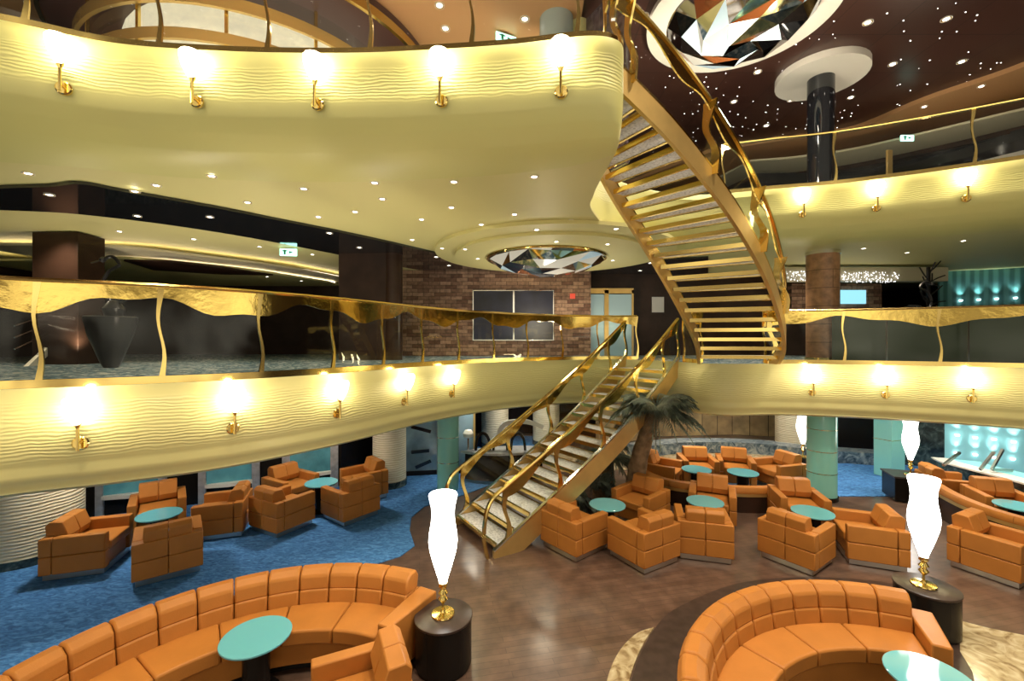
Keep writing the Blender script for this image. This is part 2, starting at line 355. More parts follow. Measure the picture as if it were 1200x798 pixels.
# ---------------------------------------------------------------- floors
struct(MB().box((1, 8, -.1), (32, 26, .2)).build('floor', M['wood']))
carpetL = [(-14, -1), (-14, 15), (1.2, 15), (.6, 11), U(590, 562, 0), U(545, 580, 0), U(497, 594, 0), U(482, 607, 0), U(480, 622, 0), U(486, 640, 0), U(470, 652, 0), U(440, 662, 0), (-2.9, 5.1), (-4.2, 4.3), (-5.0, 2.0), (-5.2, -1)]
c = MB().prism(carpetL, 0, .012).build('carpet', M['carpet'], smooth=0)
tag(c, 'mottled blue carpet on the left under the cream balcony', 'carpet')
carpetR = [U(800, 574, 0), U(900, 580, 0), U(945, 582, 0), U(1045, 582, 0), U(1100, 588, 0), U(1170, 605, 0), (12, 7.0), (14, 13), (8.8, 13), U(1000, 543, 0), U(940, 545, 0), U(880, 560, 0), U(800, 562, 0)]
c = MB().prism(carpetR, 0, .012).build('carpet', M['carpet'], smooth=0)
tag(c, 'blue carpet strip running behind the teal glass column to the bar', 'carpet')
c = MB().prism([U(752, 524, 0), U(900, 530, 0), U(947, 536, 0), U(947, 548, 0), U(880, 560, 0), U(800, 560, 0), U(752, 550, 0), (1.0, 10.9), (1.0, 13)], 0, .010).build('marble_paving', M['marble'], smooth=0)
tag(c, 'beige marble paving behind the far armchairs, below the stone kerb', 'paving')
# dark ring in the floor round the right curved sofa, and marble crescents
def ring(c, r0, r1, a0, a1, z0, z1, n=48):
    P = [(c[0]+r1*cos(R(a0+(a1-a0)*i/n)), c[1]+r1*sin(R(a0+(a1-a0)*i/n))) for i in range(n+1)]
    Q = [(c[0]+r0*cos(R(a0+(a1-a0)*i/n)), c[1]+r0*sin(R(a0+(a1-a0)*i/n))) for i in range(n+1)]
    mb = MB(); PP = []
    for z in (z0, z1):
        PP += [(p[0], p[1], z) for p in P]+[(q[0], q[1], z) for q in Q]
    m = n+1; Fs = []
    for i in range(n):
        Fs += [(2*m+i, 2*m+i+1, 3*m+i+1, 3*m+i), (i, m+i, m+i+1, i+1), (i, i+1, 2*m+i+1, 2*m+i), (m+i, 3*m+i, 3*m+i+1, m+i+1)]
    if abs(a1-a0) < 359.9: Fs += [(0, 2*m, 3*m, m), (n, m+n, 3*m+n, 2*m+n)]
    mb.add(PP, Fs); return mb
RC = (3.17, 2.63)
rp_ = cr([(.85, 2.4), (.95, 3.5), (1.16, 4.22), (1.64, 4.98), (2.12, 5.41), (3.09, 5.9), (4.15, 6.05), (5.1, 5.9), (5.45, 5.45), (5.2, 5.05), (4.85, 4.66), (5.0, 4.25), (5.2, 3.3), (5.1, 2.4)], 8)
struct(MB().prism(rp_, 0, .014).build('trim_1', M['ringwood'], smooth=0))
crescent = [(1.62, 4.98), (1.40, 4.88), (1.15, 4.62), (.95, 4.28), (.82, 3.9), (.75, 3.5), (.93, 3.5), (1.0, 3.85), (1.14, 4.22), (1.36, 4.62)]
tag(MB().prism(cr(crescent+[crescent[0]], 4)[:-1], 0, .018).build('marble_inlay', M['marble'], smooth=0), 'pale marble crescent set in the parquet left of the right curved sofa', 'inlay')
mr_ = [(5.25, 5.1), U(1160, 738, 0), U(1210, 748, 0), U(1280, 790, 0), U(1280, 860, 0), U(1150, 840, 0), U(1140, 790, 0), U(1125, 765, 0)]
tag(MB().prism(mr_, 0, .018).build('marble_inlay', M['marble'], smooth=0), 'beige marble floor inlay at the right edge beside the curved sofa', 'inlay')
# round wooden platform foot of stairs
sc_ = U(540, 617, 0)

# ---------------------------------------------------------------- slabs
MT = [(-7.6, -.5), (-7.0, 1.0), (-6.2, 2.4), (-5.4, 3.45), (-4.79, 4.07), (-4.1, 4.45), (-3.27, 5.05), (-2.42, 6.15), (-1.55, 7.75), (-.7, 8.85), (.5, 9.85), (1.9, 10.45), (3.0, 10.45), (3.5, 9.7), (3.75, 8.9), (4.3, 8.55), (5.2, 8.65), (6.3, 8.42), (7.45, 7.95), (8.57, 7.29), (10, 6.2), (12, 4.2)]
MTc = cr(MT, 6)
def fascia(top, bot, prof, name, m, parent=None):
    rows = [[(t[0]+(b[0]-t[0])*wt, t[1]+(b[1]-t[1])*wt, z) for t, b in zip(top, bot)] for (wt, z) in prof]
    return MB().grid(rows).build(name, m, parent, smooth=60)
MBc = offset(MTc, .5)
struct(fascia(MTc, MBc, [(0, ZM), (0, 2.72), (-.04, 2.70), (-.04, 2.2), (0, 2.1), (.03, 2.06), (.0, 2.0), (.06, 1.93), (.16, 1.86), (.14, 1.83), (.3, 1.79), (.6, 1.77), (1, 1.80), (1, 2.45)], 'wall_balcony_middle', M['cream2']))
closeM = [(16, 4.2), (16, 20), (-14, 20), (-14, -.5)]
struct(MB().prism([(p[0], p[1]) for p in offset(MTc, .01)]+closeM, ZM-.06, ZM).build('floor_middle_deck', M['carpet2'], smooth=0))
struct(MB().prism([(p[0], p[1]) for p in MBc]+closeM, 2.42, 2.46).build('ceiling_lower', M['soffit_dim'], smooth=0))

UT = [(-12, 1.2), (-8, 2.9), (-6.2, 3.75), (-4.95, 4.2), (-4.15, 4.53), (-3.04, 4.66), (-1.84, 4.69), (-.91, 4.64), (0, 4.55), (.72, 4.43), (1.05, 4.47), (1.19, 4.65), (1.2, 5.0), (1.1, 5.5), (.85, 6.1), (.85, 6.9), (1.4, 7.8), (2.4, 8.7), (3.5, 9.2), (4.3, 9.2), (5.36, 8.9), (6.7, 8.5), (8.7, 7.45), (10.5, 6.2), (13, 4.0)]
UB = [(-12, 2.6), (-8, 4.2), (-6.4, 5.0), (-5.2, 5.3), (-4.3, 5.6), (-3.1, 5.75), (-1.9, 5.75), (-.95, 5.65), (-.1, 5.5), (.6, 5.3), (1.0, 5.05), (1.14, 4.95), (1.16, 5.2), (1.16, 5.75), (1.18, 6.3), (1.28, 7.0), (1.9, 8.3), (3.0, 9.7), (4.0, 10.5), (4.9, 10.4), (5.9, 9.95), (7.3, 9.4), (9.3, 8.4), (11.3, 7.2), (14, 5.2)]
UTc = cr(UT, 6); UBc = cr(UB, 6)
struct(fascia(UTc, UBc, [(0, ZU), (-.02, 6.28), (0, 6.26), (0, 5.92), (.015, 5.84), (.06, 5.75), (.075, 5.72), (.17, 5.62), (.19, 5.595), (.36, 5.50), (.39, 5.48), (.7, 5.42), (1, ZS)], 'wall_balcony_upper', M['cream']))
closeU = [(16, 5.2), (16, 20), (-14, 20), (-14, 2.6)]
struct(MB().prism([(p[0], p[1]) for p in UBc]+closeU, ZS, ZS+.05).build('ceiling_soffit', M['soffit'], smooth=0))
struct(MB().prism([(p[0], p[1]) for p in offset(UTc, .01)]+[(16, 4), (16, 20), (-14, 20), (-14, 1.2)], ZU-.05, ZU).build('floor_upper_deck', M['carpet2'], smooth=0))
# dark glossy ceiling band + rear ceiling tiers over the middle deck
near = [U(-60, 222, ZS), U(0, 217, ZS), U(60, 215, ZS), U(95, 212, ZS), U(150, 222, ZS), U(250, 240, ZS), U(330, 256, ZS), U(400, 270, ZS), U(460, 283, ZS), U(520, 297, ZS)]
far = [U(-60, 240, ZS), U(0, 243, ZS), U(70, 246, ZS), U(130, 252, ZS), U(200, 261, ZS), U(270, 272, ZS), U(330, 283, ZS), U(400, 297, ZS), U(460, 309, ZS), U(520, 319, ZS), U(600, 326, ZS), U(700, 327, ZS), U(790, 323, ZS), U(830, 318, ZS)]
nearR = [U(830, 300, ZS), U(790, 302, ZS), U(700, 309, ZS), U(600, 311, ZS)]
poly = cr(near, 5)+[p for p in nearR[::-1]]+cr(far, 5)[::-1]
struct(MB().prism(poly, ZS-.045, ZS-.002).build('trim_2', M['glass_dark'], smooth=0))
M['cove'] = emit_mat('cove_strip_glow', (1, .84, .6), 5)
def tier(pts, z, m, name, th=.05):
    q = [U(px, py, z) for px, py in pts]
    tag(MB().vwall(cr([(a, b+.45) for a, b in q], 5), z+th, z+th+.03, .05).build('cove_light', M['cove']), ('warm light strip along the upper rear ceiling tier' if z > 5.15 else 'warm light strip along the lower rear ceiling tier'), 'cove light')
    return struct(MB().prism(cr(q, 5)+[(q[-1][0]+.3, 19.5), (q[0][0]-.2, 19.5)], z, z+th).build(name, m, smooth=0))
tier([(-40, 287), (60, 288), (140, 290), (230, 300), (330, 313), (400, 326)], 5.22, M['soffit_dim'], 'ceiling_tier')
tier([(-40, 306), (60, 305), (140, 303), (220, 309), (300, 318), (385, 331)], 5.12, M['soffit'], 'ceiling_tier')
tag(MB().prism([U(145, 305, 5.1), U(200, 306, 5.1), U(260, 313, 5.1), U(320, 322, 5.1), U(260, 321, 5.1), U(180, 316, 5.1)], 5.08, 5.118).build('ceiling_slot', M['blackwood'], smooth=0), 'dark recessed slot in the pale rear ceiling left of the far columns', 'ceiling slot')
# oval medallion around the lower chandelier
mc = U(640, 296, ZS)
def disc_ring(c, r, z0, z1, m, name, sy=1.0, n=64):
    return struct(MB().prism([(c[0]+r*cos(2*pi*i/n), c[1]+r*sy*sin(2*pi*i/n)) for i in range(n)], z0, z1).build(name, m, smooth=0))
disc_ring((mc[0]+.15, mc[1]-.1), 2.75, ZS-.07, ZS-.003, M['soffit'], 'trim_3')
disc_ring((mc[0]+.1, mc[1]-.05), 2.25, ZS-.13, ZS-.072, M['soffit'], 'trim_4')

# top ceilings
bp = [U(-300, 3, ZT)]
edge_tan = [(-14, 2), (-14, 19.8), (1.9, 19.8), D(692, 7.2), D(692, 5.0), (0.8, 2)]
struct(MB().prism([(-14, -2), (16, -2), (16, 20), (-14, 20)], ZT, ZT+.1).build('ceiling', M['star'], smooth=0))
struct(MB().prism(edge_tan, ZT-.06, ZT-.002).build('ceiling_tan', M['tan'], smooth=0))
beige = cr([U(1300, 20, ZT), U(1200, 72, ZT), U(1083, 113, ZT), U(1000, 147, ZT), U(930, 158, ZT), U(880, 166, ZT), U(830, 175, ZT)], 6)
struct(MB().prism(beige+[(3, 19.8), (15.8, 19.8), (15.8, 5)], ZT-.12, ZT-.003).build('ceiling_beige', M['tan'], smooth=0))
lo = [U(1320, 100, 9.0), U(1200, 126, 9.0), U(1100, 150, 9.0), U(1000, 173, 9.0), U(930, 183, 9.0), U(880, 187, 9.0)]
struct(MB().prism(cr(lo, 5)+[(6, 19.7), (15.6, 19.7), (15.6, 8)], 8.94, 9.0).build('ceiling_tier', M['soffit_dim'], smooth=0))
lo = [U(1320, 118, 8.9), U(1200, 148, 8.9), U(1100, 172, 8.9), U(1000, 193, 8.9), U(930, 203, 8.9), U(880, 207, 8.9)]
struct(MB().prism(cr(lo, 5)+[(7, 19.6), (15.4, 19.6), (15.4, 9)], 8.80, 8.93).build('ceiling_tier', M['blackwood'], smooth=0))
# side / back enclosure
struct(MB().box((1, 20.1, 5), (32, .2, 10)).build('wall_back', M['blackwood'], smooth=0))
struct(MB().box((-14.1, 9, 5), (.2, 23, 10)).build('wall_left', M['blackwood'], smooth=0))
struct(MB().box((16.1, 9, 5), (.2, 23, 10)).build('wall_right', M['blackwood'], smooth=0))

# ---------------------------------------------------------------- balustrades
BR = [(-.025, -.02), (.025, -.02), (.03, .0), (.02, .02), (-.02, .02), (-.03, 0)]
def spost(mb, x, y, z0, h, tx, ty, amp=.05, wd=.022, lean=0):
    """S-curved flat bar; tx,ty tangent along the rail"""
    rows = []
    for k in range(13):
        u = k/12; s = amp*sin(u*2*pi*.95+.3)*(.3+.7*sin(pi*min(1, u*1.1)))
        wdt = wd*(1.5-.9*sin(pi*u))
        rows.append((x+tx*s, y+ty*s, z0+h*u, wdt))
    P = []; th = .014; nx, ny = -ty, tx
    for (a, b, z, q) in rows:
        for (i, j) in ((-q, -th), (q, -th), (q, th), (-q, th)): P.append((a+tx*i+nx*j, b+ty*i+ny*j, z))
    n = len(rows); Fs = [(i*4+j, i*4+(j+1) % 4, i*4+4+(j+1) % 4, i*4+4+j) for i in range(n-1) for j in range(4)]+[(3, 2, 1, 0), tuple((n-1)*4+j for j in range(4))]
    mb.add(P, Fs)
def balustrade(label, path, z, bays, seedv, name='glass_balustrade', h=RH, band=True, wide=1.0, base=True):
    t = thing(name, label, 'balustrade', (path[0][0], path[0][1], z))
    ox, oy = path[0][0], path[0][1]
    loc = (-ox, -oy, -z)
    rnd = random.Random(seedv)
    n = bays*10+1; P = resample(path, n)
    def B(mb, nm, m, par=t, **k):
        mb.v = [(v[0]-ox, v[1]-oy, v[2]-z) for v in mb.v]; return mb.build(nm, m, par, **k)
    B(MB().sweep([(p[0], p[1], z+h) for p in P], [(a*1.3, b) for a, b in BR]), 'handrail', M['brass'])
    if base: B(MB().vwall(P, z, z+.08, .05), 'base_rail', M['brass'])
    ph = rnd.random()*6
    for b in range(bays+1):
        i = min(b*10, n-1); a = P[max(i-1, 0)]; c2 = P[min(i+1, n-1)]; L = sqrt((c2[0]-a[0])**2+(c2[1]-a[1])**2)
        mb = MB(); spost(mb, P[i][0], P[i][1], z+.02, h-.03, (c2[0]-a[0])/L, (c2[1]-a[1])/L, .035, .02*wide)
        B(mb, 'post', M['brass'], bevel=0)
    for b in range(bays):
        seg = P[b*10:b*10+11]
        g = B(MB().vwall(seg, z+.06, z+h-.02, .012), 'glass_panel', M['glass'])
        if band:
            z0 = []
            for i in range(11):
                s = b*10+i; z0.append(z+h-.13-.10*(1+sin(s*.33+ph))*.9-.03*sin(s*.9+ph*2))
            mb = MB().vwall(seg, z0, z+h-.02, .022); B(mb, 'gold_band', M['band'], g)
    return t
def sub(path, x0, x1, key=0):
    return [p for p in path if x0 <= p[key] <= x1]
iM = MTc
pL = [p for p in iM if p[1] > 1 and (p[0] < 3.02)]
pL = [p for p in pL if not (p[0] > 2.9 and p[1] < 10.3)]
bl = offset(pL, .04)
balustrade('long wavy gold-topped glass balustrade along the middle deck left of the stairs', bl, ZM, 15, 3)
pR = [p for p in iM if p[0] > 5.15 or (p[0] > 5.0 and p[1] > 8.5)]
balustrade('glass balustrade with gold band on the middle deck right of the curved staircase', offset(pR, .04), ZM, 6, 8)
pS = [p for p in iM if 9.42 >= p[1] and 3.55 <= p[0] <= 3.86]
balustrade('short glass balustrade panel on the middle deck between the two staircases', offset(pS, .04), ZM, 1, 5)
k0 = [p for p in UTc if p[0] < 1.2 and p[1] < 5.3]
balustrade('glass balustrade above the big upper left balcony, mostly cut by the frame top', offset(k0, .06), ZU, 13, 4, band=True)
k1 = [p for p in UTc if p[0] > 4.35 and p[1] < 9.3]
balustrade('slim glass balustrade along the upper right balcony with brass rail', offset(k1, .05), ZU, 5, 6, band=False)

# ---------------------------------------------------------------- staircases
def stair(label, L, Rr, z0, z1, n, zc_h, string_h, name, bottom_curl=True, rails=(True, True), seedv=1, postw=.045):
    """L,Rr: plan curves (same parameter) of the left / right edge going up"""
    t = thing(name, label, 'staircase', (Rr[0][0], Rr[0][1], z0)); ox, oy = Rr[0][0], Rr[0][1]
    def B(mb, nm, m, par=t, **k):
        mb.v = [(v[0]-ox, v[1]-oy, v[2]-z0) for v in mb.v]; return mb.build(nm, m, par, **k)
    N = n*4+1; Ls = resample(L, N); Rs = resample(Rr, N); rise = (z1-z0)/n
    zz = [z0+(z1-z0)*i/(N-1) for i in range(N)]
    for k in range(1, n):
        i = k*4-4+2; zt = z0+rise*k
        a, b = Ls[i-1], Rs[i-1]; c2, d = Ls[min(i+4, N-1)], Rs[min(i+4, N-1)]
        f = .03
        q = [(a[0]+(b[0]-a[0])*f, a[1]+(b[1]-a[1])*f), (b[0]-(b[0]-a[0])*f, b[1]-(b[1]-a[1])*f), (d[0]-(d[0]-c2[0])*f, d[1]-(d[1]-c2[1])*f), (c2[0]+(d[0]-c2[0])*f, c2[1]+(d[1]-c2[1])*f)]
        tr = B(MB().prism(q, zt-.045, zt), 'tread', M['tread'])
        # brass nosing along front edge and back edge
        mb = MB()
        for (p, r_) in ((q[0], q[1]), (q[3], q[2])):
            mb.sweep([(p[0], p[1], zt-.03), (r_[0], r_[1], zt-.03)], [(-.018, -.03), (.018, -.03), (.018, .034), (-.018, .034)])
        B(mb, 'nosing', M['brass'], tr)
    for nm, E in (('stringer', Ls), ('stringer', Rs)):
        mb = MB(); P = []
        rows = [(p[0], p[1], z) for p, z in zip(E, zz)]
        mb.vwall([(p[0], p[1]) for p in rows], [max(z-string_h, z0-.0) if z-z0 < string_h else z-string_h for (_, _, z) in rows], [z+.10 for (_, _, z) in rows], .055)
        so = B(mb, nm, M['brass_soft'])
        B(MB().sweep([(p[0], p[1], p[2]+.11) for p in rows], [(-.03, -.012), (.03, -.012), (.03, .012), (-.03, .012)]), 'edge_strip', M['steel'] if bottom_curl else M['brass'], so)
    rnd = random.Random(seedv)
    for E, on in ((Ls, rails[0]), (Rs, rails[1])):
        if not on: continue
        j0 = 2 if bottom_curl else 0
        rp = [(E[i][0], E[i][1], zz[i]+zc_h) for i in range(j0, N)]
        if bottom_curl:
            a = E[0]; b = E[4]; dx, dy = (b[0]-a[0]), (b[1]-a[1]); l = sqrt(dx*dx+dy*dy); dx /= l; dy /= l
            curl = [(a[0]-dx*.10, a[1]-dy*.10, z0+.02), (a[0]-dx*.16, a[1]-dy*.16, z0+.3), (a[0]-dx*.14, a[1]-dy*.14, z0+.62), (a[0]-dx*.04, a[1]-dy*.04, z0+.88)]
            rp = cr(curl+[rp[1], rp[3]], 6)[:-1]+rp[4:]
        B(MB().sweep(rp, [(a_*1.2, b_*1.1) for a_, b_ in BR]), 'handrail', M['brass'])
        step = 20 if n > 17 else 13
        ids = list(range(j0+1, N, step))
        if ids[-1] < N-3: ids.append(N-1)
        for i in ids:
            a = E[max(i-1, 0)]; b = E[min(i+1, N-1)]; l = sqrt((b[0]-a[0])**2+(b[1]-a[1])**2)
            tx, ty = (b[0]-a[0])/l, (b[1]-a[1])/l
            if postw > .06: tx, ty = -ty, tx
            mb = MB(); spost(mb, E[i][0], E[i][1], zz[i]+.02, zc_h-.02, tx, ty, .06 if postw < .06 else .09, postw)
            B(mb, 'post', M['brass'])
        ph = rnd.random()*6
        for a_, b_ in zip(ids, ids[1:]):
            sg = [(E[i][0], E[i][1]) for i in range(a_, b_+1)]
            g = B(MB().vwall(sg, [zz[i]+.12 for i in range(a_, b_+1)], [zz[i]+zc_h for i in range(a_, b_+1)], .012), 'glass_panel', M['glass'])
            B(MB().vwall(sg, [zz[i]+zc_h-.10-.07*(1+sin(i*.45+ph)) for i in range(a_, b_+1)], [zz[i]+zc_h-.01 for i in range(a_, b_+1)], .02), 'gold_band', M['band'], g)
    return t
SL = cr([(-1.05, 7.78), (-.05, 8.38), (1.05, 9.1), (1.95, 9.82), (2.75, 10.55)], 10)
SR = cr([(-.28, 6.60), (.72, 7.18), (1.82, 7.88), (2.75, 8.62), (3.60, 9.45)], 10)
stair('lower brass and marble staircase rising from the parquet to the middle deck', SL, SR, 0.0, ZM, 16, .93, .30, 'staircase')
UL = cr([(3.72, 8.65), (3.60, 8.4), (3.38, 8.05), (2.85, 7.55), (2.2, 7.03), (1.45, 6.5), (.90, 5.95)], 10)
UR = cr([(5.10, 8.60), (5.08, 8.3), (4.85, 7.75), (4.0, 6.75), (3.02, 5.93), (2.0, 5.33), (1.20, 5.02)], 10)
stair('upper curved open staircase of brass and white marble rising to the upper left balcony', UL, UR, ZM, ZU, 21, .98, .20, 'curved_staircase', bottom_curl=False, seedv=4, rails=(False, True), postw=.066)

# ---------------------------------------------------------------- sconces
def make_sconce(label):
    t = thing('wall_sconce', label, 'wall sconce', group='brass cup sconces on the balcony fronts')
    MBd = MB(); P = []
    for (r, y) in ((.068, 0), (.068, -.02), (.056, -.03)):
        for j in range(20): P.append((r*cos(2*pi*j/20), y, -.50+r*sin(2*pi*j/20)))
    MBd.add(P, [(i*20+j, i*20+(j+1) % 20, i*20+20+(j+1) % 20, i*20+20+j) for i in range(2) for j in range(20)]+[list(range(20)), [40+j for j in range(20)]])
    MBd.build('wall_plate', M['brass'], t)
    MB().tube([(0, -.02, -.49), (0, -.08, -.49)], .014).tube([(0, -.09, -.56), (0, -.09, -.31)], .014).build('arm', M['brass'], t)
    MB().lathe([(.014, -.34), (.026, -.31), (.034, -.29)], (0, -.09, 0), 14).build('cup_holder', M['brass'], t)
    MB().lathe([(.022, -.30), (.045, -.26), (.078, -.19), (.098, -.11), (.100, -.06), (.085, -.04)], (0, -.115, 0), 20).build('glass_shade', M['sconceglow'], t)
    return t
proto_s = None
ordw = ['first', 'second', 'third', 'fourth', 'fifth', 'sixth']
def put_sconce(px, path, z, label, power):
    global proto_s; z -= .06
    best = min(((abs((p[0]/p[1])*F+600-px), i) for i, p in enumerate(path) if p[1] > 2), key=lambda q: q[0])
    # nearest point to camera among those close in px
    c2 = [(p[1], i) for i, p in enumerate(path) if p[1] > 2 and abs(p[0]/p[1]*F+600-px) < best[0]+3]
    i = min(c2)[1]; p = path[i]; a = path[max(i-1, 0)]; b = path[min(i+1, len(path)-1)]
    rz = atan2(b[1]-a[1], b[0]-a[0])
    if proto_s is None: o = make_sconce(label); proto_s = o; o.location = (p[0], p[1], z); o.rotation_euler = (0, 0, rz)
    else: o = copy_tree(proto_s, (p[0], p[1], z), rz, label)
    o['_l'] = 1
    nx, ny = sin(rz), -cos(rz)
    todo.append((p[0]+nx*.26, p[1]+ny*.26, z+.0, power))
todo = []
fineM = resample(MTc, 1500); fineU = resample(UTc, 1500)
mid_left = [(98, 'nearest the left edge'), (276, 'second from the left'), (397, 'third from left'), (475, 'above the ribbed cream column'), (531, 'closest to the lower staircase')]
for k, (px, s) in enumerate(mid_left): put_sconce(px, fineM, ZM, 'glowing sconce on the middle deck front, '+s, 13)
for k, (px, s) in enumerate([(948, 'just right of the curved staircase foot'), (1035, 'between its two neighbours'), (1136, 'nearest the right edge')]): put_sconce(px, fineM, ZM, 'glowing sconce on the right middle deck front, '+s, 13)
for k, (px, s) in enumerate([(77, 'leftmost'), (234, 'second from left'), (376, 'the middle one'), (515, 'fourth from left'), (655, 'nearest the rounded tip')]): put_sconce(px, [p for p in fineU if p[1] < 4.72 and p[0] < 1.15], ZU, 'glowing brass sconce on the big upper balcony, '+s, 13)
for k, (px, s) in enumerate([(937, 'leftmost beside the curved staircase'), (1024, 'the middle of three'), (1129, 'rightmost of three')]): put_sconce(px, [p for p in fineU if p[0] > 4.6], ZU, 'glowing brass sconce on the upper right balcony, '+s, 13)
for (x, y, z, p) in todo: light('sconce_light', 'POINT', (x, y, z), p*.34, (1, .80, .42), .06)
for o in COL.objects:
    if '_l' in o: del o['_l']

# ---------------------------------------------------------------- downlights
def dl_mesh():
    mb = MB(); mb.lathe([(.055, -.012), (.062, -.012), (.062, 0), (.055, 0)], n=14, caps=False); mb.m = 0
    mb.m = 1; mb.lathe([(.0, -.006), (.036, -.006)], n=12, caps=False); mb.m = 2; mb.lathe([(.036, -.005), (.056, -.009)], n=12, caps=False)
    return mb
dl_proto = None
def downlights(pts, z, label, group, scale=1):
    global dl_proto
    for (px, py) in pts:
        x, y = U(px, py, z)
        if dl_proto is None: o = dl_proto = dl_mesh().build('downlight', [M['white'], M['spotglow'], M['brass_soft']]); o.name = 'downlight'
        else: o = dl_proto.copy(); COL.objects.link(o)
        o.location = (x, y, z); o.scale = (scale,)*3
        tag(o, label, 'downlight', group)
downlights([(439, 214), (532, 213), (626, 207), (448, 233), (529, 243), (603, 251), (669, 258), (416, 248), (494, 257), (564, 263), (33, 203), (248, 206), (183, 217), (356, 221), (290, 237), (373, 254), (483, 281)], ZS, 'small round downlight in the cream soffit under the big upper balcony', 'soffit downlights')
downlights([(518, 291), (588, 280), (629, 269), (683, 274), (722, 268), (756, 278), (750, 292)], ZS-.07, 'small round downlight in the outer ring of the round ceiling medallion', 'outer medallion downlights')
downlights([(545, 292), (652, 283), (712, 286), (718, 305), (560, 303)], ZS-.13, 'small round downlight in the inner ring close to the lower mirrored chandelier', 'inner medallion downlights')
downlights([(58, 228), (158, 224), (161, 257-4), (246, 254), (386, 273), (421, 290), (511, 301), (526, 311), (762, 308), (750, 317)], ZS-.045, 'small downlight in the dark glossy ceiling band', 'dark band downlights')
downlights([(227, 280), (304, 289), (366, 298), (307, 279), (415, 306), (452, 314), (499, 327), (545, 330), (704, 330), (730, 333), (748, 333), (140, 271)], ZS, 'small downlight in the pale rear ceiling behind the dark band', 'rear ceiling downlights')
downlights([(206, 316), (264, 319), (313, 324), (353, 329), (60, 312)], 5.12, 'small downlight in the lower tier of the far left ceiling', 'tier downlights')
downlights([(1012, 291), (1129, 282), (1063, 296)], ZS, 'small downlight in the soffit under the upper right balcony', 'right soffit downlights')
downlights([(1017, 26), (1109, 22), (1127, 72), (1046, 75), (888, 84), (860, 119), (927, 117), (997, 114), (898, 147), (755, 18), (740, 100)], ZT, 'downlight set in the dark starry ceiling', 'starry ceiling downlights', 1.5)
downlights([(1150, 101), (1083, 125), (1032, 147)], ZT-.12, 'downlight in the tan ceiling border right of the starry ceiling', 'tan border downlights', 1.3)
downlights([(515, 6), (522, 33), (615, 22)], ZT-.06, 'downlight in the tan ceiling above the big upper balcony', 'tan ceiling downlights', 1.5)

# ---------------------------------------------------------------- chandeliers
def chandelier(label, c, z, r, depth, seedv, ringr=None, glow=60):
    t = thing('mirrored_chandelier', label, 'chandelier', (c[0], c[1], z)); rnd = random.Random(seedv)
    if ringr:
        mb = ring((0, 0), r*.98, ringr, 0, 360, -.10, 0, 64); mb.build('ceiling_ring', M['white'], t, smooth=0)
    mb = MB(); rings = [(1.0, 0.0, 18), (.97, .16, 18), (.78, .55, 13), (.5, .8, 9), (.22, .97, 5)]
    pts = []
    for (k, dz, n) in rings:
        ph = rnd.random()
        pts.append([((k+rnd.uniform(-.05, .05)*(k < .95))*r*cos(2*pi*(j+ph)/n), (k+rnd.uniform(-.05, .05)*(k < .95))*r*sin(2*pi*(j+ph)/n), -(dz+rnd.uniform(-.06, .06)*(dz > 0))*depth) for j in range(n)])
    mats = [M['mirror'], M['mirror_dark'], M['mirror_gold'], M['mirror_blue'], M['mirror_orange'], M['lit_facet'], M['lit_facet_blue']]
    for ra, rb in zip(pts, pts[1:]):
        i = j = 0; na, nb = len(ra), len(rb)
        off = min(range(nb), key=lambda q: (rb[q][0]-ra[0][0])**2+(rb[q][1]-ra[0][1])**2); rb = rb[off:]+rb[:off]
        while i < na or j < nb:
            mb.m = rnd.choice([0, 0, 0, 0, 1, 2, 3, 4, 5, 5, 6])
            if j >= nb or (i < na and (i+1)/na <= (j+1)/nb): mb.add([ra[i % na], ra[(i+1) % na], rb[j % nb]], [(0, 1, 2)]); i += 1
            else: mb.add([ra[i % na], rb[(j+1) % nb], rb[j % nb]], [(0, 1, 2)]); j += 1
    mb.m = 0; n = len(pts[-1]); mb.add(pts[-1], [list(range(n))])
    mb.build('mirror_facets', mats, t, smooth=0)
    light('chandelier_light', 'POINT', (c[0], c[1], z-depth-1.1), glow, (1, .88, .68), .25)
    mb = MB(); n = 40
    mb.tube([(r*cos(2*pi*j/n), r*sin(2*pi*j/n), -.02) for j in range(n+1)], .03, 8); mb.build('rim', M['brass'], t)
    return t
chandelier('lower faceted mirror chandelier in the cream ceiling medallion', (mc[0], mc[1]), ZS-.13, 1.40, .42, 5)
chandelier('big faceted mirror chandelier with white ring in the starry ceiling', (4.45, 8.5), ZT, 1.38, .75, 11, 1.74, 240)
# faceted lights inside: small point lights under the chandeliers' ring
ring_pts = [(937, 21), (887, 59), (827, 75), (782, 62)]
downlights(ring_pts, ZT-.10, 'downlight in the white ring around the big mirrored chandelier', 'chandelier ring downlights', 1.3)

# ---------------------------------------------------------------- columns
def column(name, label, c, r, z0, z1, m, parts=(), cat='column', n=32):
    t = thing(name, label, cat, (c[0], c[1], z0))
    MB().lathe([(r, 0), (r, z1-z0)], n=n).build('shaft', m, t)
    for (nm, rr, a, b, mm) in parts: MB().lathe([(rr, a), (rr, b)], n=n).build(nm, mm, t)
    return t
cb = D(964, 10.3)
column('stone_column', 'brown stone-clad round column on the middle deck behind the right balustrade', cb, .335, ZM, ZS, M['stone_col'], [('brass_collar', .36, 0, .06, M['brass']), ('top_collar', .35, ZS-ZM-.08, ZS-ZM, M['steel'])])
column('black_column', 'glossy black round column under a pale ceiling disc on the upper deck', D(962, 10.4), .28, ZU, ZT, M['glass_dark'], [('ceiling_disc', .95, ZT-ZU-.16, ZT-ZU-.001, M['white'])])
column('ribbed_column', 'thick ribbed cream column at the left edge of the lower floor', (-7.45, 6.75), .60, 0.01, 2.42, M['column_cream'], [('dark_base', .62, 0, .12, M['stone_green'])])
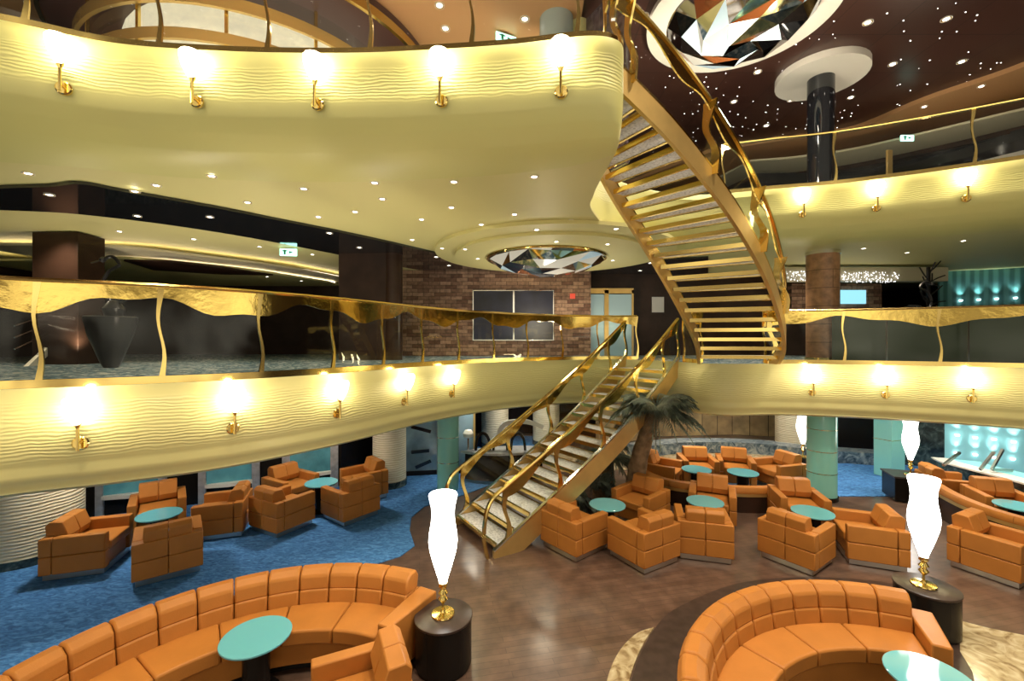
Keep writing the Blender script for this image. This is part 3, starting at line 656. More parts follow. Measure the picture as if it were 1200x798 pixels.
column('ribbed_column', 'ribbed cream column behind the armchair group left of the glass showcase', (-2.80, 9.95), .37, 0.01, 2.42, M['column_cream'], [('dark_base', .39, 0, .14, M['stone_green'])])
column('ribbed_column', 'ribbed cream column seen behind the upper left part of the lower stairs', D(580, 13.6), .42, 0.01, 2.42, M['column_cream'], [('dark_base', .44, 0, .14, M['stone_green'])])
column('ribbed_column', 'ribbed cream column seen through the glass of the lower staircase', D(640, 13.9), .42, 0.01, 2.42, M['column_cream'], [('dark_base', .44, 0, .14, M['stone_green'])])
column('ribbed_column', 'ribbed cream column at the right end of the stone panel wall', D(931, 13.4), .52, 0.01, 2.42, M['column_cream'], [('dark_base', .54, 0, .14, M['stone_green'])])
column('glass_column', 'teal glass column left of the lower staircase', D(525, 9.7), .24, 0.01, 2.42, M['teal_glass'], [('steel_joint', .245, .6, .612, M['steel']), ('steel_joint', .245, 1.15, 1.162, M['steel']), ('steel_joint', .245, 1.7, 1.712, M['steel'])])
column('glass_column', 'teal glass column behind the armchairs right of the palm', D(963, 9.1), .27, 0.01, 2.42, M['teal_glass'], [('steel_joint', .275, .55, .56, M['brass']), ('steel_joint', .275, 1.0, 1.01, M['brass']), ('steel_joint', .275, 1.45, 1.46, M['brass']), ('dark_foot', .29, 0, .08, M['black'])])
t = thing('glass_column', 'square-edged teal glass column left of the small standing lamp by the bar', 'column', (*D(1042, 10.6), .01))
MB().box((0, 0, 1.2), (.50, .4, 2.4), R(20)).build('shaft', M['teal_glass'], t, bevel=.02)
MB().box((0, 0, .9), (.51, .41, .012), R(20)).box((0, 0, 1.5), (.51, .41, .012), R(20)).build('steel_joint', M['brass'], t)
# square dark column upper left of middle deck
t = thing('square_column', 'massive dark wood square column on the middle deck at far left', 'column', (-8.76, 8.62, ZM))
MB().box((0, 0, (ZS-ZM)/2-.01), (.88, .56, ZS-ZM-.02), 0).build('shaft', M['blackwood'], t, bevel=.01)
t = thing('square_column', 'dark wood square column on the middle deck in front of the split stone wall', 'column', (*D(427, 10.2), ZM))
MB().box((-.05, .3, (ZS-ZM)/2), (1.15, .5, ZS-ZM), R(-3)).build('shaft', M['blackwood'], t, bevel=.01)
MB().lathe([(.22, 0), (.22, ZS-ZM)], (.62, .2, 0), 20).build('round_edge', M['blackwood'], t)

# ---------------------------------------------------------------- middle deck background
struct(MB().box((-.5, 13.1, (ZM+ZS)/2), (5.7, .25, ZS-ZM)).build('wall_split_stone', M['brick'], smooth=0))
def px_box(x0, x1, y0, y1, d, th, name, m, parent=None, **k):
    X0, X1 = (x0-600)/F*d, (x1-600)/F*d; Z1, Z0 = EZ+(399-y0)/F*d, EZ+(399-y1)/F*d
    return MB().box(((X0+X1)/2, d, (Z0+Z1)/2), (X1-X0, th, Z1-Z0)).build(name, m, parent, **k)
t = thing('video_wall', 'dark video wall of four screens on the split stone wall', 'video wall')
for (a, b) in ((555, 601), (603, 648)):
    for (c1, c2) in ((341, 369), (371, 398)): px_box(a, b, c1, c2, 12.93, .06, 'screen', M['screen'], t)
px_box(554, 649, 340, 399, 12.96, .04, 'frame', M['steel'], t)
t = thing('glass_door', 'pale frosted double glass door right of the split stone wall', 'door')
px_box(692, 708, 345, 417, 13.3, .05, 'door_leaf', M['doorglass'], t); px_box(713, 740, 345, 417, 13.3, .05, 'door_leaf', M['doorglass'], t)
px_box(690, 692, 340, 417, 13.28, .1, 'frame', M['brass_soft'], t); px_box(708, 713, 340, 417, 13.28, .1, 'frame', M['brass_soft'], t); px_box(740, 742, 340, 417, 13.28, .1, 'frame', M['brass_soft'], t); px_box(690, 742, 338, 344, 13.28, .1, 'frame', M['brass_soft'], t)
struct(MB().box((6.0, 13.6, (ZM+ZS)/2), (7.6, .2, ZS-ZM)).build('wall_dark', M['blackwood'], smooth=0))
struct(MB().box((-8.6, 14.6, (ZM+ZS)/2), (10.8, .15, ZS-ZM)).build('wall_dark', M['blackwood'], smooth=0))
tag(px_box(764, 778, 348, 366, 13.485, .02, 'notice', M['paper']), 'small white notice on the dark wall right of the glass door', 'notice')
tag(px_box(668, 674, 344, 350, 12.955, .03, 'alarm_sign', mat('red_sign', (.5, .05, .03), .4, emis=(.8, .1, .05), es=.4)), 'tiny red lit sign on the split stone wall right of the video wall', 'sign')
# exit signs
def exit_sign(label, x, y, z, w_, rz=0):
    t = thing('exit_sign', label, 'exit sign', (x, y, z), rz)
    MB().box((0, 0, -.09), (w_, .035, .16)).build('lit_panel', M['exitglow'], t, bevel=.005)
    MB().box((0, 0, -.005), (w_*.7, .03, .02)).build('bracket', M['steel'], t)
    mm = mat('exit_symbol', (.02, .25, .12), .5)
    MB().box((-w_*.2, -.02, -.09), (w_*.12, .006, .11)).box((-w_*.2, -.02, -.06), (w_*.3, .006, .025)).add([(w_*.05, -.02, -.06), (w_*.05, -.02, -.12), (w_*.32, -.02, -.09)], [(0, 1, 2)]).build('symbol', mm, t, smooth=0)
    return t
x, y = U(338, 290, 5.4); exit_sign('small green lit exit sign hanging from the rear ceiling of the middle deck', x, y, 5.38, .36, R(8))
x, y = U(593, 40, 9.6); exit_sign('green lit exit sign under the tan ceiling above the big upper balcony', x, y, 9.6, .45, R(25))
x, y = U(1063, 158, 8.9); exit_sign('small blue-green exit sign behind the upper right balustrade', x, y, 8.9, .35)
# crane sculptures
def crane(label, x, y, z, h, flip=1, vase=True):
    t = thing('crane_sculpture', label, 'sculpture', (x, y, z))
    zb = 0
    if vase:
        MB().lathe([(.10, 0), (.13, .06), (.30, .55), (.36, .85), (.34, .87), (.28, .83)], n=28).build('vase', M['bronze'], t); zb = .83
    f = flip
    mb = MB()
    path = cr([(0, 0, zb), (.02*f, 0, zb+.22), (-.14*f, 0, zb+.55), (-.04*f, 0, zb+.80), (.14*f, 0, zb+.92), (.02*f, 0, zb+1.06), (-.14*f, 0, zb+1.0)], 6)
    n = len(path)
    for i in range(n-1):
        rr = .03 if i > 4 else .05
    mb.tube(path, .028, 8); mb.build('neck', M['bronze'], t)
    MB().lathe([(.0, -.05), (.045, -.02), (.05, .02), (.0, .06)], (-.14*f, 0, zb+1.0), 10).sweep([(-.16*f, 0, zb+1.0), (-.34*f, 0, zb+.95)], [(-.012, -.01), (.012, -.01), (0, .012)]).build('head', M['bronze'], t)
    MB().lathe([(0, 0), (.13, .1), (.16, .22), (.08, .34), (0, .38)], (.05*f, 0, zb-.05), 12).build('body', M['bronze'], t)
    for k in range(6):
        a = .5+k*.25
        MB().sweep([(.05*f, 0, zb+.2), (.05*f+f*.3*cos(a), .03*k, zb+.2+.3*sin(a)), (.05*f+f*.5*cos(a*.8), .05*k, zb+.15+.36*sin(a))], [(-.02, -.005), (.02, -.005), (.02, .005), (-.02, .005)]).build('wing_feather', M['bronze'], t)
    return t
x, y = D(130, 7.4); crane('dark bronze crane bird in a tall dark vase near the left square column', x, y, ZM, 1)
x, y = D(1085, 10.6); crane('dark bronze crane with raised wing on the middle deck in front of the teal curtain', x, y, ZM, 1, -1, True)
# left middle deck: pale bars added to imitate a railing reflection in dark glazing
t = thing('railing_reflection', 'pale sloping bars imitating a railing reflection left of the square column', 'imitated reflection')
pa = [(*D(15, 7.4), EZ-.72), (*D(56, 8.4), EZ-.18)]
MB().sweep(pa, [(-.03, -.07), (.03, -.07), (.03, .07), (-.03, .07)]).build('reflected_bar', M['white'], t)
for k in range(3):
    d0 = .22+.2*k
    MB().tube([(*D(17, 7.5), EZ-.72+d0+.35), (*D(58, 8.4), EZ-.05+d0*.9)], .012).build('rail', M['steel'], t)
# right middle deck
tlw = cr([D(975, 9.9), D(1010, 9.6), D(1100, 9.2), D(1200, 8.6), D(1320, 7.9)], 6)
t = thing('lounge_bar', 'dark green glossy panelled front of the middle deck bar', 'bar counter')
MB().vwall(tlw, ZM, ZM+1.02, .08).build('panel_front', M['green_panel'], t)
MB().vwall(offset(tlw, .15), ZM+1.02, ZM+1.06, .42).build('counter_top', M['stone_green'], t)
for px in (1035, 1130): 
    q = D(px, 9.3 if px < 1100 else 8.9); MB().box((q[0], q[1]-.08, ZM+.5), (.03, .02, 1.0)).build('seam_strip', M['steel'], t)
tc_ = [D(1100, 13.3), D(1160, 12.9), D(1300, 11.8)]
struct(MB().vwall(tc_, ZM, ZS, .1).build('wall_teal_curtain', M['teal_curtain']))
def hit(path, px):
    k = (px-600)/F
    for a, b in zip(path, path[1:]):
        dx, dy = b[0]-a[0], b[1]-a[1]; den = dx-k*dy
        if abs(den) < 1e-9: continue
        u = (k*a[1]-a[0])/den
        if -1e-6 <= u <= 1.000001: return (a[0]+dx*u, a[1]+dy*u)
    return D(px, path[-1][1])
def wall_lights(pts, path, label, group):
    path = offset(path, -.09)
    for k, px in enumerate(pts):
        q = hit(path, px[0]); d = q[1]; z = EZ+(399-px[1])/F*d
        o = MB().lathe([(.0, 0), (.035, 0), (.045, .04), (.0, .04)], n=12).build('uplight', M['wallspot'], loc=(q[0], q[1], z)); tag(o, label, 'wall light', group)
        light('uplight_beam', 'SPOT', (q[0], q[1]-.05, z+.12), 8, (.75, 1, .98), .03, rot=(R(165), 0, 0), spot=70)
wall_lights([(1126, 353), (1147, 352), (1168, 351), (1190, 350)], tc_, 'bright small uplight at the foot of the teal curtain on the middle deck', 'curtain uplights')
struct(px_box(925, 1030, 333, 362, 13.2, .2, 'wall_stone_pink', M['brick']))
tag(px_box(983, 1014, 340, 356, 13.07, .06, 'lit_display', mat('display_blue', (.1, .3, .35), .2, emis=(.35, .8, .95), es=.8)), 'pale blue lit niche with rounded shapes behind the brown stone column', 'display')
t = thing('crystal_beam', 'dropped ceiling beam with rows of sparkling crystals behind the stone column', 'crystal light')
px_box(915, 1105, 314, 330, 12.2, .3, 'beam', M['soffit_dim'], t)
mb = MB(); rnd = random.Random(3)
for k in range(260):
    px = rnd.uniform(918, 1054); py = rnd.uniform(318, 331); q = D(px, 12.0); z = EZ+(399-py)/F*12.0; s = .010+.010*rnd.random()
    mb.add([(q[0]-s, q[1], z), (q[0], q[1]-s, z), (q[0]+s, q[1], z), (q[0], q[1]+s, z), (q[0], q[1], z+s*1.4), (q[0], q[1], z-s*1.4)], [(0, 1, 4), (1, 2, 4), (2, 3, 4), (3, 0, 4), (1, 0, 5), (2, 1, 5), (3, 2, 5), (0, 3, 5)])
o = mb.build('crystals', emit_mat('crystal_glint', (1, .98, .95), 1.6), t, smooth=0); o['kind'] = 'stuff'
t = thing('ironwork_screen', 'dark branching ironwork screen left of the teal curtain on the middle deck', 'screen')
rnd = random.Random(9); q = D(1088, 11.5)
MB().box((0+q[0], q[1], ZM+1.2), (.06, .06, 2.4)).build('stem', M['bronze'], t)
for k in range(16):
    a = rnd.uniform(.2, 2.9); z = ZM+.9+k*.09
    MB().tube(cr([(q[0], q[1], z), (q[0]+.25*cos(a), q[1], z+.12), (q[0]+.45*cos(a), q[1]+rnd.uniform(-.1, .1), z+.32*sin(a)+.05)], 4), .016, 6).build('branch', M['bronze'], t)

# ---------------------------------------------------------------- upper level background
# round glass pavilion with gold rings, upper left
gc = (-5.7, 10.1); t = thing('glass_pavilion', 'round glass pavilion with gold rings behind the big upper balcony', 'glass pavilion', (gc[0], gc[1], ZU))
for (rr, z0, z1) in ((3.18, 2.32, 2.52), (3.10, 1.78, 1.96), (3.10, .9, 1.05)):
    r_ = ring((0, 0), rr-.06, rr, 0, 360, z0, z1, 72); r_.build('gold_ring', mat('gold_ring', (.80, .55, .20), .25, .6), t, smooth=30)
MB().lathe([(3.02, 0), (3.02, 2.88)], n=72, caps=False).build('glass_wall', glass_mat('pavilion_glass', (.85, .88, .85), .12), t)
for k in range(14):
    a = 2*pi*k/14+.1; MB().box((3.05*cos(a), 3.05*sin(a), 1.44), (.05, .05, 2.88), a).build('mullion', M['brass'], t)
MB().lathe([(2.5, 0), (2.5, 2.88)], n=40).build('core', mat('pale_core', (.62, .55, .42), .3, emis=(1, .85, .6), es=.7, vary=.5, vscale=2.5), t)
# gold-edged dark discs of ceiling around the pavilion
for k, (rr, z) in enumerate(((3.75, 9.30),)):
    t = thing('ceiling_disc', ['wide dark round ceiling disc with gold edge above the glass pavilion', 'smaller dark ceiling disc with gold edge above the glass pavilion'][k], 'ceiling disc', (gc[0]+.1, gc[1]+.1, z))
    MB().lathe([(rr, 0), (rr, .3)], n=72).build('soffit_panel', mat('plum_soffit', (.07, .03, .028), .35), t)
    ring((0, 0), rr-.02, rr+.05, 0, 360, -.05, .12, 72).build('gold_edge', M['brass'], t, smooth=30)
# dark partition and pale column behind tip
t = thing('bead_screen', 'dark glass screen hung with glittering bead strings behind the balcony tip', 'screen')
q0, q1 = D(688, 8.6), D(735, 7.6)
MB().vwall([q0, q1], ZU, ZT-.07, .06).build('glass_panel', mat('plum_glass', (.10, .07, .08), .15, coat=.5, vary=.4, vscale=9), t)
for k in range(5):
    u = .12+k*.19; x = q0[0]+(q1[0]-q0[0])*u; y = q0[1]+(q1[1]-q0[1])*u-.1
    mb = MB()
    for j in range(80): mb.lathe([(0, -.008), (.008, 0), (0, .008)], (x, y, ZU+.2+j*.038), 5, caps=False)
    mb.build('bead_string', M['steel'], t)
column('pale_column', 'pale blue-grey column with cream side behind the upper balcony tip', D(652, 8.6), .33, ZU, ZT-.06, mat('pale_blue_column', (.36, .44, .44), .25), [])
column('pale_column', 'narrow cream column beside the blue-grey column on the upper deck', D(679, 8.7), .17, ZU, ZT-.06, M['soffit'], [])
# upper right background: dark glazing with curved white band
gz = cr([D(885, 14.5), D(1000, 14.2), D(1100, 12.8), D(1200, 11.4), D(1300, 10.5)], 6)
struct(MB().vwall(gz, ZU, 8.85, .1).build('wall_upper_glazing', M['glass_dark']))
o = MB().vwall(offset(gz, -.2), 8.0, 8.22, .08).build('light_cove', M['white']); tag(o, 'long curved white cove band behind the upper right balustrade', 'cove')
t = thing('brass_post', 'brass post standing behind the upper right balustrade', 'post', (*D(1042, 9.6), ZU)); MB().box((0, 0, .55), (.12, .05, 1.1)).build('shaft', M['brass_soft'], t, bevel=.01)

# ---------------------------------------------------------------- lower level background
def wall_seg(p0, p1, z0, z1, m, name, th=.08): return MB().vwall([p0, p1], z0, z1, th).build(name, m)
W0, W1 = (-9.3, 7.5), (-3.9, 9.9)
def lw(px):
    # point of the window wall line seen at pixel column px
    k = (px-600)/F; dx, dy = W1[0]-W0[0], W1[1]-W0[1]; t_ = (k*W0[1]-W0[0])/(dx-k*dy); return (W0[0]+dx*t_, W0[1]+dy*t_)
struct(MB().vwall([(-13.9, 5.0), W0, W1, (-3.6, 11.3), (-2.2, 11.6)], 0, 2.42, .12).build('wall_lower_left', M['black'], smooth=0))
nwin = 0
for (a, b) in ((124, 188), (243, 296), (340, 387)):
    nwin += 1
    q0, q1 = lw(a), lw(b); n_ = sqrt((q1[0]-q0[0])**2+(q1[1]-q0[1])**2); nx, ny = (q1[1]-q0[1])/n_*.09, -(q1[0]-q0[0])/n_*.09
    def s(p, k=1): return (p[0]+nx*k, p[1]+ny*k)
    t = thing('window_%d' % nwin, ['teal-lit window with silver frame behind the left armchair group', 'teal-lit window between two dark panels left of centre', 'teal-lit window with curved white sill nearest the ribbed column'][nwin-1], 'window'); t['kind'] = 'structure'
    MB().vwall([s(q0, .9), s(q1, .9)], .40, 2.40, .03).build('pane', M['pane'], t)
    for (u, v) in ((a-9, a), (b, b+9)):
        MB().vwall([s(lw(u)), s(lw(v))], 0.012, 2.40, .09).build('frame', M['greyframe'], t)
    mid = s(lw((a+b)/2), 1.9)
    MB().vwall([s(q0, 1), mid, s(q1, 1)], .33, .40, .14).build('sill', M['white'], t)
# showcase glass left of the teal column
t = thing('glass_showcase', 'pale blue glass showcase between the ribbed and the teal column', 'showcase')
p0, p1 = D(474, 10.6), D(556, 10.9)
MB().vwall([p0, p1], .12, 2.41, .05).build('glass_panel', M['case'], t)
MB().vwall([p0, p1], 0.012, .12, .12).build('plinth', M['black'], t)
for px in (474, 513, 556):
    u = (px-474)/82; q = (p0[0]+(p1[0]-p0[0])*u, p0[1]+(p1[1]-p0[1])*u-.04); MB().box((q[0], q[1], 1.2), (.05, .05, 2.4)).build('frame', M['brass_soft'] if px == 556 else M['greyframe'], t)
rnd = random.Random(4)
mb = MB()
for (a, b) in (((482, 500), (505, 506)), ((482, 530), (503, 528)), ((487, 548), (505, 540))):
    A = D(a[0], 10.55); B_ = D(b[0], 10.6); mb.sweep([(A[0], A[1], EZ-(a[1]-399)/F*10.55), (B_[0], B_[1], EZ-(b[1]-399)/F*10.6)], [(-.01, -.04), (.01, -.04), (.01, .04), (-.01, .04)])
mb.build('glass_shelf', M['glass_dark'], t)
struct(MB().box((-.2, 15.6, 1.2), (3.4, .2, 2.4)).build('wall_lower_back', M['blackwood'], smooth=0))
# black and white sculptural desk behind stairs
t = thing('sculptural_desk', 'white winged and black arched desk seen through the lower staircase', 'desk', (*D(592, 10.6), .012))
MB().prism(cr([(-.95, -.25), (-.4, -.45), (.3, -.4), (.9, -.1), (.6, .2), (-.3, .1)], 4), 0, .62).build('base', M['black'], t)
MB().prism(cr([(-1.05, -.3), (-.4, -.52), (.35, -.47), (1.0, -.12), (.6, .25), (-.35, .15)], 4), .62, .67).build('desk_top', M['greyframe'], t)
for k in range(3):
    mb = MB(); x0 = -.7+.42*k
    mb.sweep(cr([(x0, -.2, .67), (x0+.04, -.2, .95), (x0+.17, -.2, 1.08), (x0+.3, -.2, .95), (x0+.34, -.2, .67)], 5), [(-.04, -.03), (.04, -.03), (.04, .03), (-.04, .03)], side=(0, 1, 0)); mb.build('arch', M['black'], t)
MB().sweep(cr([(-.5, -.3, .70), (-.2, -.3, 1.0), (.0, -.3, 1.32), (.5, -.2, 1.35), (.9, -.1, 1.2)], 5), [(-.06, -.05), (.06, -.05), (.06, .05), (-.06, .05)]).build('wing', M['white'], t)
MB().lathe([(0, 0), (.11, .04), (.13, .12), (.08, .2), (0, .22)], (-.88, -.2, .95), 16).build('white_globe', M['white'], t)
MB().tube([(-.88, -.2, .67), (-.88, -.2, .97)], .02).build('globe_stem', M['steel'], t)
# stone panel wall and kerb at rear right
kp = cr([D(735, 13.4), D(800, 14.4), D(870, 14.6), D(945, 13.7)], 6)
struct(MB().vwall([D(700, 13.5), D(770, 15.0), D(860, 15.3), D(960, 14.6)], 0, 2.42, .15).build('wall_stone_panels', M['stonepanel'], smooth=30))
kb = cr([D(742, 12.4), D(800, 13.0), D(880, 12.9), D(945, 12.2), D(990, 11.9), D(1040, 11.6)], 6)
o = MB().vwall(kb, 0.01, .32, .55).build('stone_kerb', M['riprap']); tag(o, 'low glittering stone kerb curving in front of the stone panel wall', 'kerb')
struct(MB().vwall([D(978, 13.2), D(1034, 12.6)], 0, 2.42, .1).build('wall_dark_niche', M['black']))
struct(MB().vwall([D(1055, 11.6), D(1108, 11.2)], 0, 2.42, .1).build('wall_green_stone', M['stone_green']))
tw = [D(1106, 11.2), D(1160, 10.9), D(1320, 9.6)]
struct(MB().vwall(tw, 0, 2.42, .1).build('wall_bar_back', M['teal_wall']))
struct(MB().vwall(offset(tw, -.08), 1.42, 1.44, .02).build('trim_5', M['black'])) 
for (row, label, g) in (([(1122, 511), (1143, 514), (1165, 516), (1188, 519)], 'bright light in the upper row on the teal wall behind the bar', 'upper row bar lights'), ([(1121, 532), (1143, 534), (1164, 537), (1187, 539)], 'bright light in the lower row on the teal wall behind the bar', 'lower row bar lights')):
    wall_lights(row, tw, label, g)
ct = cr([(9.45, 9.75), (9.32, 9.4), (9.35, 8.8), (9.42, 8.2), (9.35, 7.4), (9.0, 6.6)], 6)
t = thing('bar_counter', 'curved lower bar counter with green stone front and lit teal glass top', 'bar counter')
MB().vwall(offset(ct, .1), .012, .66, .12).build('stone_front', M['stone_green'], t)
MB().vwall(offset(ct, .12), .66, .69, .34).build('white_edge', M['white'], t)
MB().vwall(offset(ct, .52), .60, .675, .5).build('glass_top', mat('lit_teal_top', (.25, .6, .58), .1, emis=(.3, .75, .72), es=.35), t)
for k, (px, py, a) in enumerate(((1118, 532, 28), (1160, 542, 40), (1172, 540, 48), (1178, 548, -5))):
    q = D(px, 8.9 if k == 0 else 8.6); z = .75
    MB().sweep([(q[0]-.25*cos(R(a)), q[1], z), (q[0]+.25*cos(R(a)), q[1]+.1, z+.5*sin(R(a)))], [(-.02, -.025), (.02, -.025), (.02, .025), (-.02, .025)]).build('steel_fin', M['chrome'], t)

# ---------------------------------------------------------------- palms
def palm(label, c, th, cr_r, nf, seedv, lean=(.1, 0), trunk_r=.16, leaf=.6):
    t = thing('potted_palm', label, 'palm', (c[0], c[1], 0.012)); rnd = random.Random(seedv)
    tp = cr([(0, 0, 0), (lean[0]*.3, lean[1]*.3, th*.5), (lean[0], lean[1], th)], 6)
    prof = MB(); n = len(tp); rings = []
    for i, p in enumerate(tp):
        r = trunk_r*(1.15-.4*i/n)*(1+.08*(i % 2)); rings.append([(p[0]+r*cos(2*pi*j/12), p[1]+r*sin(2*pi*j/12), p[2]) for j in range(13)])
    prof.grid(rings).build('trunk', M['bark'], t)
    for k in range(nf):
        a = 2*pi*k/nf+rnd.uniform(-.2, .2); el = rnd.uniform(-.1, 1.25); L = cr_r*rnd.uniform(.8, 1.1)
        pts = []; 
        for s in range(8):
            u = s/7; rr = L*u*cos(el*.7); zz = L*(sin(el)*u-.75*u*u)
            pts.append((tp[-1][0]+rr*cos(a), tp[-1][1]+rr*sin(a), tp[-1][2]+zz))
        mb = MB(); mb.tube(pts, .008, 4)
        sx, sy = -sin(a), cos(a)
        for s in range(1, 22):
            u = s/22*7; i = min(int(u), 6); f = u-i; p = [pts[i][q]+(pts[i+1][q]-pts[i][q])*f for q in range(3)]
            ll = leaf*.5*sin(pi*min(1, .15+s/24))*rnd.uniform(.8, 1.1)
            for sg in (-1, 1):
                dx, dy = sx*sg*.6+cos(a)*.7, sy*sg*.6+sin(a)*.7
                tip = (p[0]+dx*ll, p[1]+dy*ll, p[2]-ll*rnd.uniform(.35, .7)); mid = (p[0]+dx*ll*.5, p[1]+dy*ll*.5, p[2]-ll*.12)
                w_ = .019; ex, ey = cos(a)*w_, sin(a)*w_
                mb.add([(p[0]-ex, p[1]-ey, p[2]), (p[0]+ex, p[1]+ey, p[2]), (mid[0]+ex, mid[1]+ey, mid[2]), tip, (mid[0]-ex, mid[1]-ey, mid[2])], [(0, 1, 2, 4), (4, 2, 3)])
        mb.build('frond', M['palm'], t, smooth=0)
    return t
palm('tall dark palm standing right of the lower staircase behind the armchairs', (2.38, 8.6), 1.98, 1.0, 46, 1, (.40, -.2), .17, .75)
palm('shorter drooping palm directly under the lower staircase stringer', D(712, 9.3), .85, .85, 22, 2, (.0, 0), .14, .6)
palm('low bushy palm with bare brown trunk under the staircase', D(704, 8.85), .40, .5, 16, 6, (-.05, 0), .15, .45)
palm('small dark foliage plant in the shade beneath the staircase', D(673, 8.45), .2, .5, 16, 3, (0, 0), .06, .4)

# ---------------------------------------------------------------- furniture
def make_chair(label):
    t = thing('armchair', label, 'armchair', group='orange leather cube armchairs')
    MB().box((0, 0, .05), (.70, .68, .08)).build('plinth', M['chrome'], t, bevel=.004)
    W, Dp = .78, .74; y0 = -Dp/2
    mb = MB()
    for (z0, z1) in ((.09, .335), (.34, .585)):
        for sx in (-1, 1): mb.box((sx*W/4, y0+.07, (z0+z1)/2), (W/2-.004, .14, z1-z0))
    mb.build('backrest', M['leather'], t, bevel=.014)
    for sx in (-1, 1):
        mb = MB()
        for (z0, z1) in ((.09, .335), (.34, .585)): mb.box((sx*(W/2-.06), .073, (z0+z1)/2), (.12, Dp-.15, z1-z0))
        mb.build('armrest', M['leather'], t, bevel=.014)
    mb = MB()
    mb.box((0, .06, .20), (W-.25, Dp-.2, .22)); mb.box((0, .085, .37), (W-.25, Dp-.15, .13))
    mb.build('seat', M['leather'], t, bevel=.02)
    mb = MB()
    for sx in (-1, 1):
        x0, x1 = (.0015, W/2-.125) if sx > 0 else (-(W/2-.125), -.0015)
        pr = [(y0+.02, .585), (y0+.24, .46), (y0+.27, .56), (y0+.20, .76), (y0+.06, .77), (y0+.01, .72)]
        P = [(x0, a, b) for a, b in pr]+[(x1, a, b) for a, b in pr]; n = len(pr)
        mb.add(P, [list(range(n)), list(range(n, 2*n))[::-1]]+[(i, (i+1) % n, n+(i+1) % n, n+i) for i in range(n)])
    mb.build('headrest_cushion', M['leather'], t, bevel=.012, seg=2)
    return t
chairs = [
 (-6.18, 6.36, 18, 'orange armchair left of the round table beside the thick ribbed column'),
 (-6.18, 7.60, 308, 'orange armchair behind the leftmost round table, facing the room'),
 (-4.93, 6.25, 128, 'orange armchair seen from behind in front of the leftmost round table'),
 (-4.98, 7.52, 200, 'orange armchair right of the leftmost round table, facing left'),
 (-4.45, 8.75, 330, 'orange armchair by the windows, far left of the second table on the carpet'),
 (-4.05, 7.68, 62, 'orange armchair seen from behind, front left of the second carpet table'),
 (-3.02, 8.15, 143, 'orange armchair front right of the second carpet table'),
 (-3.12, 9.16, 222, 'orange armchair against the ribbed column, back right of second carpet table'),
 (.99, 6.95, 39, 'orange armchair next to the lower staircase, back turned'),
 (1.99, 6.60, 121, 'orange armchair with back turned, second right of the lower staircase'),
 (2.36, 7.98, 222, 'orange armchair under the palm facing the nearest parquet table'),
 (2.98, 6.82, 74, 'orange armchair with back squarely to the viewer at the middle parquet table'),
 (3.68, 8.0, 245, 'orange armchair facing us behind the middle parquet table'),
 (4.28, 6.56, 35, 'orange armchair seen from behind left, at the table before the teal column'),
 (5.42, 6.62, 158, 'orange armchair in side view left of the large standing lamp'),
 (5.12, 7.80, 256, 'orange armchair facing us in front of the teal column'),
 (6.0, 9.78, 195, 'orange armchair half hidden behind the teal column'),
 (5.14, 10.03, 250, 'orange armchair facing us at the far right table before the stone kerb'),
 (4.30, 10.1, 262, 'orange armchair facing us at the far left table before the stone kerb'),
 (3.36, 9.78, 325, 'orange armchair right of the palm trunk behind the curved partition'),
 (6.88, 6.22, 296, 'orange armchair in side view right of the large standing lamp'),
 (8.75, 7.80, 250, 'orange armchair at the far right table in front of the bar counter'),
 (8.72, 8.72, 340, 'low orange armchair behind the right curved partition near the small lamp'),
 (-1.22, 3.52, 205, 'nearest orange armchair cut by the bottom edge, beside the black lamp drum'),
]
ch0 = None
for (x, y, h, lb) in chairs:
    zc = 0.012 if (x < -2.5 or (y > 8.6 and x > 4)) else 0.0
    if ch0 is None: ch0 = make_chair(lb); ch0.location = (x, y, zc); ch0.rotation_euler = (0, 0, R(h-90))
    else: copy_tree(ch0, (x, y, zc), R(h-90), lb)
def make_table(label):
    t = thing('cocktail_table', label, 'table', group='round teal glass cocktail tables')
    MB().lathe([(.296, .535), (.30, .54), (.30, .552), (.296, .556)], n=48).build('table_top', M['table'], t)
    MB().lathe([(.27, .515), (.28, .535)], n=40).build('under_plate', M['black'], t)
    MB().lathe([(.20, 0), (.20, .025), (.115, .04), (.115, .50), (.16, .515)], n=32).build('pedestal', M['black'], t)
    return t
tables = [
 (-5.56, 6.86, 'teal round table amid the leftmost armchair group on the carpet'),
 (-3.68, 8.40, 'teal round table between the four armchairs near the ribbed column'),
 (1.60, 7.30, 'teal round table nearest the lower staircase on the parquet'),
 (3.30, 7.44, 'teal round table in the middle of the parquet groups, strongly reflecting'),
 (4.82, 6.98, 'teal round table in front of the teal glass column'),
 (3.92, 9.25, 'far teal round table behind the curved partition, left one'),
 (4.80, 9.05, 'far teal round table behind the curved partition, right one'),
 (8.42, 7.24, 'teal round table at the right edge near the bar'),
 (-2.38, 4.05, 'teal round table inside the left curved sofa'),
 (3.42, 3.56, 'teal round table inside the right curved sofa, reflecting the lamp'),
]
t0 = None
for (x, y, lb) in tables:
    zc = 0.012 if x < -3 or y > 9 else 0
    if t0 is None: t0 = make_table(lb); t0.location = (x, y, zc)
    else: copy_tree(t0, (x, y, zc), 0, lb)

